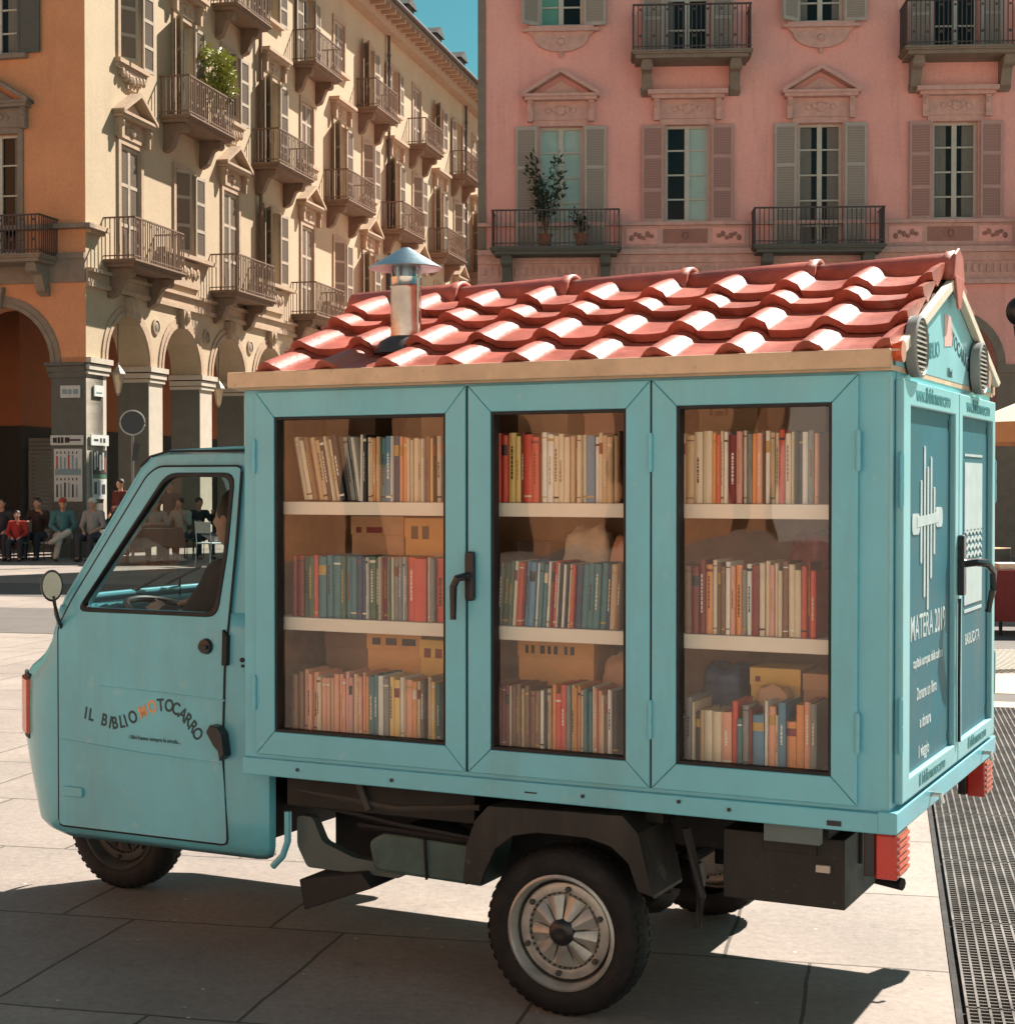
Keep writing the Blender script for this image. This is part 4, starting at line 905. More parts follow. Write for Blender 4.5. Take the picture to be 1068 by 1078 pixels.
m = MB(UV); m.tube([(.003, .003, .73), (.003, .003, 1.90)], .006, 8); m.build('corner_bead', TEALL, van)
m = MB(UV); m.box(.09, 2.06, .455, .47, .775, 1.90); m.box(2.055, 2.075, .05, .455, .775, 1.90); m.box(.088, .10, .05, .455, .775, 1.9); m.build('box_lining', LINING, van)
for zz in (1.132, 1.510):
    m = MB(UV); m.box(.105, 2.05, .062, .45, zz, zz + .042); m.build('shelf', SHELF, van, bevel=.002)
m = MB(UV); m.box(.105, 2.05, .062, .45, .777, .797); m.build('shelf', SHELF, van, bevel=.002)
def mitred_door(name, u0, u1, z0, z1, g, fr):
    """u0>u1 image left to right; g glass rectangle (gu0,gu1,gz0,gz1)"""
    gu0, gu1, gz0, gz1 = g
    root = empty(name, (0, 0, 0)); root.parent = van
    out = [(u0, z0), (u1, z0), (u1, z1), (u0, z1)]; inn = [(gu0, gz0), (gu1, gz0), (gu1, gz1), (gu0, gz1)]
    m = MB(UV)
    for k in range(4):
        a, b = Vector(out[k]), Vector(out[(k + 1) % 4]); c, d = Vector(inn[(k + 1) % 4]), Vector(inn[k])
        t = (b - a).normalized() * .0009
        m.prism([tuple(a + t), tuple(b - t), tuple(c - t), tuple(d + t)], -.014, .03)
    m.build('door_frame', TEAL, root, bevel=.003, merge=False)
    m = MB(UV)
    m.ringplate([(gu0 + .001, gz0 - .001), (gu1 - .001, gz0 - .001), (gu1 - .001, gz1 + .001), (gu0 + .001, gz1 + .001)], [(gu0 - .009, gz0 + .009), (gu1 + .009, gz0 + .009), (gu1 + .009, gz1 - .009), (gu0 - .009, gz1 - .009)], -.008, .028)
    m.build('gasket', BLACKR, root)
    m = MB(UV); m.poly([(gu1, .014, gz0), (gu0, .014, gz0), (gu0, .014, gz1), (gu1, .014, gz1)]); m.build('glass_pane', GLASS, root)
    return root
dz0, dz1 = .730, 1.908
d1_ = mitred_door('glass_door', 2.063, 1.2925, dz0, dz1, (1.992, 1.362, .806, 1.826), None)
d2_ = mitred_door('glass_door', 1.2835, .692, dz0, dz1, (1.207, .767, .804, 1.828), None)
d3_ = mitred_door('glass_door', .686, .088, dz0, dz1, (.612, .161, .806, 1.833), None)
m = MB(UV)
for uu in (1.288, .689): m.box(uu - .0035, uu + .0035, -.006, .01, dz0, dz1)
m.build('door_gap', BLACKR, van)
def hinge(u, z, par, v=-.018, rear=False, zlen=.10):
    q = MB(UV)
    if not rear:
        q.lathe([(.0075, -zlen / 2), (.0075, -.003)], (u, v, z), 'z', 10); q.lathe([(.0075, .003), (.0075, zlen / 2)], (u, v, z), 'z', 10); q.lathe([(.006, -zlen / 2 - .006), (.006, zlen / 2 + .006)], (u, v, z), 'z', 8)
    else:
        q.lathe([(.0075, -zlen / 2), (.0075, -.003)], (-.02, v, z), 'z', 10); q.lathe([(.0075, .003), (.0075, zlen / 2)], (-.02, v, z), 'z', 10); q.lathe([(.006, -zlen / 2 - .006), (.006, zlen / 2 + .006)], (-.02, v, z), 'z', 8)
    q.build('hinge', TEAL, par, smooth=True)
for u, par in ((2.066, d1_), (.689, d2_), (.086, d3_)):
    hinge(u, 1.70, par); hinge(u, .93, par)
# door handle of middle door
hd = MB(UV); hd.prism(rounded([(1.285, 1.255), (1.285, 1.405), (1.255, 1.405), (1.255, 1.255)], .012), -.034, -.014); h0 = hd.build('handle_plate', BLACKP, d2_, bevel=.004)
hd = MB(UV); hd.tube([(1.268, -.03, 1.33), (1.272, -.055, 1.33), (1.29, -.07, 1.325), (1.303, -.07, 1.30), (1.305, -.068, 1.20)], [.012, .012, .012, .012, .010], 8); hd.build('handle_lever', BLACKP, h0, smooth=True)
for u_, z_ in ((1.9, .69), (1.55, .685), (.9, .69), (.45, .69), (.6, .70)):
    m = MB(UV); m.lathe([(.006, -.004), (.006, .0)], (u_, -.017, z_), 'y', 8); m.build('rivet', BLACKP, van)
m = MB(UV); m.box(.13, .17, -.019, -.016, .672, .686); m.build('drain_slot', BLACKP, van)
m = MB(UV); m.box(1.05, 1.09, -.019, -.016, .684, .688); m.build('drain_slot', BLACKP, van)
# fascia boards
for v0, v1 in ((-.055, -.02), (W + .02, W + .055)):
    m = MB(UV); m.box(-.008, 2.145, v0, v1, 1.921, 1.972); m.build('fascia_board', WOODF, van, bevel=.004)
m = MB(UV); m.box(-.005, L + .02, -.02, W + .02, 1.9155, 1.93); m.build('roof_deck', WOODF, van)
# --- tiled roof
VE, ZE, VRG, ZRG = -.018, 1.926, .745, 2.264
SL = math.hypot(VRG - VE, ZRG - ZE); tdir = Vector(((VRG - VE) / SL, (ZRG - ZE) / SL)); ndir = Vector((-tdir.y, tdir.x))
def hump(u):
    x = (u / .222) % 1.0
    if x < .44: return .036 * math.sin(math.pi * x / .44) ** .9
    return .004 * math.sin(math.pi * (x - .44) / .56) * -1 + .0
def tile_rows(side):
    m = MB(UV)
    rows_ = [0, .29, .56, .73, .98]
    for r in range(4):
        s0, s1 = rows_[r] * SL - (.02 if r else .0), rows_[r + 1] * SL + .02; N = 150
        jit = [rnd.uniform(-.010, .010) for _ in range(14)]
        top0, top1, bot0 = [], [], []
        for i in range(N + 1):
            u = -.008 + (2.075) * i / N; h = hump(u + .05); ti = int((u + .05) / .222) % 14; dj = jit[ti]
            def pt(s, n): 
                v = VE + tdir.x * s + ndir.x * n; z = ZE + tdir.y * s + ndir.y * n
                return (u, v if side == 0 else W - v, z)
            k = h * 1.06 + .048; lip = s0 + dj - (.012 if h > .02 else 0)
            top0.append(m.P(pt(lip, k))); top1.append(m.P(pt(s1, h * .8 + .012))); bot0.append(m.P(pt(lip + .006, max(k - .026, .002) if r else max(k - .022, .004))))
        bb = [m.P((m.v[b][0] * -1, m.v[b][1], m.v[b][2])) for b in bot0] if False else None
        md = []
        for i in range(N + 1):
            a, b = m.v[top0[i]], m.v[top1[i]]
            md.append(m.P((-(a[0] * .5 + b[0] * .5), a[1] * .5 + b[1] * .5, a[2] * .5 + b[2] * .5 + .004)))
        und = []
        for i in range(N + 1):
            u = -.008 + 2.075 * i / N; s = s0 + .15 * (s1 - s0); v = VE + tdir.x * s - ndir.x * .0; z = ZE + tdir.y * s
            und.append(m.P((u, v if side == 0 else W - v, z + max(0, hump(u + .05) * .55) + .003)))
        for i in range(N):
            m.face((top0[i], top0[i + 1], md[i + 1], md[i])); m.face((md[i], md[i + 1], top1[i + 1], top1[i]))
            m.face((bot0[i], bot0[i + 1], top0[i + 1], top0[i])); m.face((und[i], und[i + 1], bot0[i + 1], bot0[i]))
        for e in (0, N): m.face((bot0[e], top0[e], md[e], top1[e], und[e]))
    return m
for side in (0, 1):
    o = tile_rows(side).build('roof_tiles', TERRA, van, smooth=42)
    m = MB(UV); a = (VE, ZE - .003); b = (VRG, ZRG - .003)
    pts = [(a[0], a[1]), (b[0], b[1]), (b[0], b[1] - .03), (a[0] + .05, a[1] - .005)]
    m.prism([(v if side == 0 else W - v, z) for v, z in pts], .004, 2.06, 'bc'); m.build('roof_underlay', DARKW, van)
for k in range(5):
    u0 = -.03 + k * .43; u1 = u0 + .45; m = MB(UV); n = 12; R0 = []; R1 = []; R2 = []
    for (uu, rr, lift) in ((u0, .084, .002), (u0 + .03, .084, .002), (u0 + .034, .080, 0), (u1, .072, -.006)):
        ring = []
        for j in range(n + 1):
            a = math.pi * (-.12 + 1.24 * j / n); ring.append(m.P((uu, VRG - rr * 1.0 * math.cos(a), ZRG - .005 + lift + rr * .85 * math.sin(a))))
        R0.append(ring)
    for A, B in zip(R0, R0[1:]):
        for j in range(n): m.face((A[j], A[j + 1], B[j + 1], B[j]))
    o = m.build('ridge_tile', TERRA, van, smooth=50); sm = o.modifiers.new('solid', 'SOLIDIFY'); sm.thickness = .014; sm.offset = -1
# --- gable and rake trim
m = MB(UV); m.prism([(.02, 1.9305), (W - .02, 1.9305), (W - .02, 1.95), (.745, 2.250), (.02, 1.95)], -.006, .02, 'bc'); gb = m.build('gable', TEALL, van)
m = MB(UV)
for sg in (0, 1):
    q = [(-.045, 1.968), (.745, 2.258), (.745, 2.225), (-.0, 1.950)]
    m.prism([(v if sg == 0 else W - v, z) for v, z in q], -.012, -.002, 'bc') if False else m.prism([(v if sg == 0 else W - v, z) for v, z in q], -.03, -.007, 'bc')
m.build('rake_trim', mat('rake_cream', (.66, .58, .46), .6), van, bevel=.003)
m = MB(UV); m.prism([(.745 - .085, 2.24), (.745 + .085, 2.24), (.745 + .06, 2.315), (.745, 2.34), (.745 - .06, 2.315)], -.036, -.024, 'bc')
m.prism([(.745 - .075, 2.25), (.745 + .075, 2.25), (.745 + .02, 2.15), (.745 - .02, 2.15)], -.0375, -.0305, 'bc'); m.build('ridge_end_tile', TERRA, van, bevel=.004)
for vv in (.18, 1.13):
    sp = empty('round_grille', (0.0, vv, 1.99), 0); sp.parent = van; sp.location = (.034, vv, 1.992); sp.scale = (.7, .76, .76)
    m = MB(); m.lathe([(.112, -.03), (.115, .010), (.105, .016), (.100, .0)], (0, 0, 0), 'x', 32); m.build('grille_ring', mat('grille_grey', (.26, .27, .26), .5), sp, smooth=True)
    m = MB(); m.lathe([(.0, .0), (.1, .0)], (0, 0, 0), 'x', 32, False); m.build('grille_back', BLACKR, sp)
    m = MB()
    for j in range(-5, 6):
        hh = .0185 * j; ww = math.sqrt(max(0, .099 ** 2 - hh ** 2)); m.box(.006, .010, -ww, ww, hh - .0032, hh + .0032)
    m.build('grille_bars', mat('bar_cream', (.45, .40, .33), .5), sp, merge=False)
for vv in (-.01, 1.29):
    m = MB(UV); m.lathe([(.0, .03), (.02, .028), (.028, .005), (.03, -.012)], (-.022, vv, 1.965), 'x', 14); m.build('marker_lamp', ORL, van, smooth=True)
RX = Matrix.Rotation(R(90), 4, 'Z') @ Matrix.Rotation(R(90), 4, 'X')
def rtext(s, size, v, z, mt, par, x=.0065, sq=1.0, tilt=0, bold=.0008):
    return text_mesh(s, size, mt, par, Matrix.Translation((x, v, z)) @ Matrix.Rotation(tilt, 4, 'X') @ RX, squeeze=sq, bold=bold)
m = MB(UV); m.prism([(.66, 2.03), (.78, 2.04), (.76, 2.13), (.66, 2.13)], -.0075, -.0062, 'bc'); m.build('gable_emblem', PINKI, gb)
rtext('IL', .07, .42, 2.04, GREENI, gb, tilt=.2); rtext('BIBLIO', .065, .50, 1.985, GREENI, gb, tilt=.12); rtext('MO', .06, .745, 2.06, ORINK, gb); rtext('TOCARRO', .062, .92, 2.01, INK, gb, tilt=-.25)
rtext('i libri', .04, .745, 1.942, INK, gb)
# --- rear doors
def rear_door(v0, v1, p0, p1):
    root = empty('rear_door', (0, 0, 0)); root.parent = van
    m = MB(lambda a, b, c: (-b, a, c)); m.ringplate([(v0, .735), (v1, .735), (v1, 1.895), (v0, 1.895)], [(p0, .795), (p1, .795), (p1, 1.825), (p0, 1.825)], -.024, -.001); m.build('door_frame', TEALL, root, bevel=.004)
    m = MB(UV); m.box(-.008, -.001, p0 - .002, p1 + .002, .793, 1.827); m.build('door_panel', PANEL, root)
    m = MB(UV)
    for v in (p0 + .03, p1 - .03):
        for z in (.83, 1.79): m.box(-.0105, -.008, v - .008, v + .008, z - .015, z + .015)
    m.build('panel_screws', INK, root); return root
r1 = rear_door(.035, .808, .125, .755); r2 = rear_door(.816, 1.462, .870, 1.410)
for z in (1.62, .95): hinge(0, z, r1, v=.03, rear=True, zlen=.14)
for z in (1.62, .95): hinge(0, z, r2, v=1.468, rear=True, zlen=.14)
xs = .0245; xp = .0086
rtext('www.ilbibliomotocarro', .062, .43, 1.843, GREENI, r1, x=xs, sq=.82); rtext('www.ilbibliomotocarro', .062, 1.14, 1.843, GREENI, r2, x=xs, sq=.72)
rtext('il bibliomotocarro', .05, .43, .752, GREENI, r1, x=xs, sq=1.0); rtext('il bibliomotocarro', .05, 1.14, .752, GREENI, r2, x=xs, sq=.9)
m = MB(lambda a, b, c: (-b, a, c))
for v, za, zb in ((.33, 1.38, 1.62), (.375, 1.28, 1.72), (.42, 1.24, 1.66), (.465, 1.33, 1.69), (.51, 1.40, 1.60)): m.prism(rounded([(v - .011, za), (v + .011, za), (v + .011, zb), (v - .011, zb)], .01), -.0105, -.0086)
for v, z in ((.26, 1.495), (.58, 1.51)): m.prism(rounded([(v - .05, z - .03), (v + .05, z - .03), (v + .05, z + .03), (v - .05, z + .03)], .028), -.0103, -.0086)
m.prism([(.27, 1.485), (.57, 1.495), (.57, 1.525), (.27, 1.515)], -.0112, -.0106)
m.build('emblem', WHITEL, r1, merge=False)
rtext('MATERA 2019', .10, .44, 1.165, WHITEL, r1, x=xp, sq=.80, bold=.0006)
rtext('capitale europea della cultura', .040, .44, 1.085, WHITEL, r1, x=xp, sq=.86)
for i, t in enumerate(('Donare un libro', 'e donare', 'il viaggio')): rtext(t, .050, .42 - .02 * i, .99 - .085 * i, WHITEL, r1, x=xp, sq=.85)
m = MB(lambda a, b, c: (-b, a, c))
m.prism([(.98, 1.46), (1.29, 1.46), (1.29, 1.68), (.98, 1.68)], -.0105, -.0086); m.prism([(.98, 1.215), (1.29, 1.215), (1.29, 1.36), (.98, 1.36)], -.0105, -.0086)
m.prism([(.98, 1.70), (1.29, 1.70), (1.29, 1.708), (.98, 1.708)], -.0105, -.0086); m.prism([(.98, 1.19), (1.29, 1.19), (1.29, 1.20), (.98, 1.20)], -.0105, -.0086)
for j in range(4):
    zc = 1.372 + .025 * j; n = 24
    top = [(.98 + .31 * i / n, zc + .006 * math.sin(2 * math.pi * i / 5)) for i in range(n + 1)]
    for (a, b), (c, d) in zip(top, top[1:]): m.prism([(a, b), (c, d), (c, d + .011), (a, b + .011)], -.0105, -.0086)
m.build('emblem', WHITEL, r2, merge=False)
rtext('BASILICATA', .05, 1.13, 1.085, WHITEL, r2, x=xp, sq=.95)
# rear handle and latch
q = MB(UV); q.prism(rounded([(.79, 1.26), (.83, 1.26), (.83, 1.45), (.79, 1.45)], .012), -.045, -.024, 'bc'); h0 = q.build('handle_plate', BLACKP, r1, bevel=.003)
q = MB(UV); q.tube([(-.04, .81, 1.36), (-.075, .82, 1.365), (-.10, .87, 1.36), (-.11, .93, 1.33), (-.105, .95, 1.27), (-.09, .945, 1.20)], [.013, .013, .013, .012, .011, .01], 8); q.build('handle_lever', BLACKP, h0, smooth=True)
m = MB(UV); m.tube([(-.030, .80, 1.25), (-.030, .795, 1.0), (-.030, .80, .80)], .005, 6); m.build('lock_rod', BLACKR, r1)
for vv in (.42, 1.25):
    m = MB(UV); m.tube([(-.02, vv, .70), (-.05, vv, .70), (-.055, vv, .675)], .008, 6); m.build('sill_hook', CHROME, van)
# --- tail lights
for v0 in (.015, 1.335):
    t = empty('tail_light', (0, 0, 0)); t.parent = van
    m = MB(UV); m.box(.045, .075, v0 - .005, v0 + .14, .535, .66); m.box(.03, .06, v0 + .03, v0 + .1, .62, .68); m.build('lamp_bracket', BLACKP, t, bevel=.004)
    m = MB(UV); m.box(-.015, .045, v0, v0 + .14, .53, .655); m.build('lamp_lens', REDL, t, bevel=.006)
    m = MB(UV)
    for j in range(6): m.box(-.021, -.015, v0 + .012, v0 + .13, .543 + j * .019, .552 + j * .019)
    m.build('lens_ribs', ORL, t, merge=False)
# --- chassis
m = MB(UV)
m.box(.15, 2.6, .30, .38, .50, .62); m.box(.15, 2.6, 1.11, 1.19, .50, .62)
for u in (.2, .7, 1.35, 1.9): m.box(u, u + .06, .12, 1.37, .60, .66)
m.box(1.32, 2.02, .10, .55, .545, .655); m.box(1.20, 2.06, .46, .52, .30, .60); m.box(.46, .82, .93, .97, .30, .60)
m.build('chassis', DARKM, van, bevel=.004)
m = MB(UV); m.lathe([(.12, -.13), (.16, -.08), (.16, .1), (.10, .16)], (1.75, .62, .40), 'y', 18); m.box(1.5, 1.95, .7, 1.0, .28, .56); m.lathe([(.05, -.2), (.06, .2)], (1.0, .745, .30), 'x', 12); m.lathe([(.09, -.1), (.13, 0), (.09, .1)], (1.0, .745, .28), 'y', 16); m.build('engine', DARKM, van, smooth=40)
m = MB(UV); m.tube([(1.0, .1, .255), (1.0, 1.39, .255)], .03, 10); m.tube([(1.0, .30, .26), (1.5, .34, .5)], .022, 8); m.tube([(1.0, 1.19, .26), (1.5, 1.15, .5)], .022, 8); m.build('axle', DARKM, van)
m = MB(UV); m.prism(rounded([(1.30, .345), (1.70, .355), (1.72, .45), (1.66, .485), (1.30, .47)], .02), .12, .42); tk = m.build('fuel_tank', mat('tank_teal', (.05, .095, .09), .45, var=.3, scale=8, spots=.5, spotc=(.03, .03, .03)), van, bevel=.012)
m = MB(UV); m.tube([(1.28, .115, .485), (1.75, .112, .50)], .012, 6); m.tube([(1.50, .115, .35), (1.505, .11, .48)], .005, 5); m.build('strap', DARKM, tk)
m = MB(UV); m.prism([(1.98, .30), (1.74, .345), (1.70, .30), (1.96, .20)], .11, .42); m.build('mud_flap', BLACKR, van, bevel=.004)
m = MB(UV); m.tube([(2.03, .12, .52), (2.03, .12, .42), (2.05, .12, .37), (2.09, .12, .33)], .012, 8); m.build('brake_pipe', TEAL2, van)
m = MB(UV); m.prism(rounded([(1.62, .33), (1.98, .33), (2.02, .40), (2.02, .50), (1.96, .50), (1.92, .42), (1.80, .38), (1.62, .37)], .015), .16, .2); m.build('side_bracket', mat('bracket_grey', (.08, .105, .10), .4), van)
m = MB(UV); m.tube([(1.74, .09, .655), (1.70, .09, .56)], .012, 6); m.tube([(2.0, .11, .60), (1.6, .10, .57), (1.30, .10, .60)], .01, 6); m.build('hose', mat('hose_grey', (.05, .045, .04), .6), van)
m = MB(UV); m.box(.16, .52, .14, .50, .40, .60); m.box(.24, .40, .135, .14, .55, .59); bt = m.build('battery_box', GUARD, van, bevel=.01)
m = MB(UV); m.box(.20, .36, .02, .05, .605, .66); m.build('bracket_plate', mat('plate_grey', (.10, .14, .145), .5), van)
m = MB(UV); m.box(.20, .24, .125, .138, .505, .525); m.build('warning_sticker', mat('sticker_pale', (.5, .45, .38), .5), bt)
m = MB(UV); m.lathe([(.0, -.16), (.08, -.16), (.09, -.12), (.09, .12), (.08, .16), (0, .16)], (.42, .85, .40), 'y', 16); m.tube([(.42, .7, .40), (.1, .6, .38)], .02, 8); m.build('silencer', DARKM, van, smooth=40)
m = MB(UV); m.tube([(.62, .10, .60), (.58, .12, .40), (.60, .14, .30)], .014, 6); m.build('cable', BLACKR, van); m = MB(UV); m.tube([(1.32, .10, .50), (1.6, .10, .52), (1.9, .12, .55)], .008, 6); m.build('cable', BLACKR, van)
# mudguards
guardo = [(1.312, .385), (1.312, .45), (1.285, .55), (1.225, .628), (.785, .638), (.735, .59), (.690, .41), (.705, .395)]
guardi = [(.735, .42), (.765, .50), (.82, .545), (.90, .562), (1.06, .562), (1.14, .545), (1.20, .50), (1.235, .43), (1.25, .385)]
for sg in (0, 1):
    f = UV if sg == 0 else (lambda u, v, z: (-u, W - v, z))
    m = MB(f); n = len(guardi)
    oo = [(1.312, .385), (1.30, .50), (1.27, .58), (1.225, .628), (1.06, .633), (.90, .636), (.785, .638), (.735, .59), (.690, .41)]
    ii = guardi[::-1]
    for (a, b, c, d) in zip(oo, oo[1:], ii[1:], ii): m.hexa([(p[0], .005, p[1]) for p in (a, b, c, d)] + [(p[0], .02, p[1]) for p in (a, b, c, d)])
    for a, b in zip(oo, oo[1:]): m.hexa([(a[0], .02, a[1]), (b[0], .02, b[1]), (b[0] * .99 + .01, .02, b[1] - .012), (a[0] * .99 + .01, .02, a[1] - .012), (a[0], .26, a[1]), (b[0], .26, b[1]), (b[0] * .99 + .01, .26, b[1] - .012), (a[0] * .99 + .01, .26, a[1] - .012)])
    m.hexa([(.72, .25, .36), (1.29, .25, .36), (1.225, .25, .63), (.785, .25, .63), (.72, .262, .36), (1.29, .262, .36), (1.225, .262, .63), (.785, .262, .63)])
    m.build('mudguard', GUARD, van, bevel=.004)
# wheels
def wheel(u, v, z, sg, RIM=RIM):
    root = empty('wheel', (-u, v, z), 0); root.parent = van
    k = -1 if sg == 0 else 1
    q = MB(); Rr = .255
    q.lathe([(.172, k * .055), (.185, k * .063), (.21, k * .066), (.235, k * .058), (.250, k * .044), (.256, k * .02), (.257, 0), (.256, -k * .02), (.250, -k * .044), (.235, -k * .058), (.21, -k * .066), (.172, -k * .055)], (0, 0, 0), 'y', 64, False)
    for a in range(48):
        t = 2 * math.pi * a / 48
        for s_ in (-1, 1):
            c, d = math.cos(t), math.sin(t); c2, d2 = math.cos(t + .07), math.sin(t + .07)
            q.hexa([(c * .250, s_ * .018, d * .250), (c2 * .250, s_ * .018, d2 * .250), (c2 * .250, s_ * .05, d2 * .250), (c * .250, s_ * .05, d * .250), (c * .2585, s_ * .018, d * .2585), (c2 * .2585, s_ * .018, d2 * .2585), (c2 * .2515, s_ * .05, d2 * .2515), (c * .2515, s_ * .05, d * .2515)])
    q.build('tyre', TYRE, root, smooth=45, merge=False)
    q = MB(); q.lathe([(.175, k * .045), (.176, k * .062), (.168, k * .066), (.161, k * .058), (.157, k * .03), (.150, k * .018), (.146, k * .03), (.138, k * .034), (.118, k * .032), (.112, k * .018), (.05, k * .012), (.0, k * .012)], (0, 0, 0), 'y', 56, False)
    q.build('rim', RIM, root, smooth=35)
    q = MB(); q.lathe([(.156, k * .031), (.150, k * .0195), (.147, k * .0305)], (0, 0, 0), 'y', 56, False); q.build('rim_groove', RIMD, root)
    q = MB()
    for a in range(40):
        t = 2 * math.pi * a / 40; c, d = math.cos(t) * .115, math.sin(t) * .115; q.ell((c, k * .026, d), (.0045, .008, .0045), 6, 4)
    q.build('rim_teeth', RIMD, root, merge=False)
    q = MB()
    for a in range(9):
        t0 = 2 * math.pi * a / 9 + .2; t1 = t0 + 2 * math.pi / 9 * .86
        for (p0, p1, y0, y1) in ((.035, .108, .045, .022),):
            n = 4
            for i in range(n):
                a0, a1 = t0 + (t1 - t0) * i / n, t0 + (t1 - t0) * (i + 1) / n
                e0 = .010 * math.sin(math.pi * i / n); e1 = .010 * math.sin(math.pi * (i + 1) / n)
                q.poly([(math.cos(a0) * p0, k * (y0 + e0), math.sin(a0) * p0), (math.cos(a1) * p0, k * (y0 + e1), math.sin(a1) * p0), (math.cos(a1) * p1, k * (y1 + e1), math.sin(a1) * p1), (math.cos(a0) * p1, k * (y1 + e0), math.sin(a0) * p1)])
                q.poly([(math.cos(a0) * p1, k * (y1 + e0), math.sin(a0) * p1), (math.cos(a1) * p1, k * (y1 + e1), math.sin(a1) * p1), (math.cos(a1) * p1, k * .012, math.sin(a1) * p1), (math.cos(a0) * p1, k * .012, math.sin(a0) * p1)])
            for aa in (t0, t1): q.poly([(math.cos(aa) * p0, k * y0, math.sin(aa) * p0), (math.cos(aa) * p1, k * y1, math.sin(aa) * p1), (math.cos(aa) * p1, k * .012, math.sin(aa) * p1), (math.cos(aa) * p0, k * .012, math.sin(aa) * p0)])
    q.build('hub_vanes', RIM, root, smooth=30)
    q = MB(); q.lathe([(.042, k * .02), (.040, k * .056), (.030, k * .066), (.014, k * .068), (.0, k * .064)], (0, 0, 0), 'y', 20, False); q.build('hub_cap', BLACKP, root, smooth=40)
    for a in range(6):
        t = 2 * math.pi * a / 6 + .4; q = MB(); q.lathe([(.009, k * .03), (.009, k * .045), (.005, k * .05)], (math.cos(t) * .13, 0, math.sin(t) * .13), 'y', 6); q.build('wheel_nut', RIMD, root)
    return root
wheel(1.0, .105, .257, 0); wheel(1.0, 1.385, .257, 1); wheel(3.215, .745, .257, 0, RIMD)  # front rim coloured dark to stand for the shade under the cab
m = MB(UV)
for (t0, t1) in [(i * math.pi / 10, (i + 1) * math.pi / 10) for i in range(10)]:
    P1 = lambda t, r, v: (3.215 - r * math.cos(t), v, .257 + r * math.sin(t))
    m.hexa([P1(t0, .285, .65), P1(t1, .285, .65), P1(t1, .29, .65), P1(t0, .29, .65), P1(t0, .285, .84), P1(t1, .285, .84), P1(t1, .29, .84), P1(t0, .29, .84)])
m.tube([(3.215, .64, .257), (3.0, .64, .50)], .02, 8); m.tube([(3.215, .85, .257), (3.0, .85, .50)], .02, 8)
m.build('front_mudguard', DARKM, van)
# --- chimney
cu, cv = 1.645, .24
cs = empty('chimney', (-cu, cv, 2.085), 0); cs.parent = van
m = MB(); m.lathe([(.05, -.05), (.05, .165), (.053, .17), (.05, .175), (.05, .20)], (0, 0, 0), 'z', 28); m.tube([(.051, -.01, -.04), (.051, -.01, .195)], .003, 5); m.build('pipe', STEEL, cs, smooth=40)
m = MB(); m.lathe([(.121, .228), (.123, .231), (.012, .298), (.0, .300)], (0, 0, 0), 'z', 32); 
for a in range(4): m.tube([(.045 * math.cos(a * 1.57), .045 * math.sin(a * 1.57), .17), (.055 * math.cos(a * 1.57), .055 * math.sin(a * 1.57), .25)], .005, 5)
m.lathe([(.036, .17), (.036, .235)], (0, 0, 0), 'z', 16); m.build('cap', CAPM, cs, smooth=18)
m = MB(); m.lathe([(.11, -.05), (.085, -.01), (.052, .008)], (0, 0, -.0), 'z', 24); m.build('flashing', mat('lead_flashing', (.08, .08, .085), .5, metal=.5), cs, smooth=40)


# ================================================================== BOOKS AND BOXES ON THE SHELVES
VM = Matrix.Translation(VO) @ Matrix.Rotation(VR, 4, 'Z')
PAL = {'cream': (.78, .64, .45), 'white': (.84, .79, .70), 'tan': (.62, .42, .24), 'brown': (.26, .13, .07), 'dark brown': (.06, .035, .025), 'black': (.02, .02, .02),
       'orange': (.82, .32, .10), 'salmon': (.82, .38, .24), 'red': (.70, .09, .05), 'dark red': (.25, .03, .025), 'teal': (.06, .20, .22), 'navy': (.03, .06, .12),
       'green': (.07, .13, .08), 'yellow': (.85, .58, .20), 'blue': (.10, .25, .38), 'grey': (.25, .25, .23), 'pink': (.78, .38, .32), 'mustard': (.55, .32, .07)}
PAGES = mat('book_pages', (.66, .56, .42), .8, var=.08)
BM = {k: mat('cover_' + k.replace(' ', '_'), v, .45, var=.12, scale=8, coat=.1) for k, v in PAL.items()}
ORD = 'first second third fourth fifth sixth seventh eighth ninth tenth eleventh twelfth thirteenth fourteenth fifteenth sixteenth seventeenth eighteenth nineteenth twentieth twenty-first twenty-second twenty-third twenty-fourth twenty-fifth twenty-sixth twenty-seventh twenty-eighth twenty-ninth thirtieth thirty-first thirty-second thirty-third thirty-fourth thirty-fifth thirty-sixth thirty-seventh thirty-eighth'.split()
brg = random.Random(5)
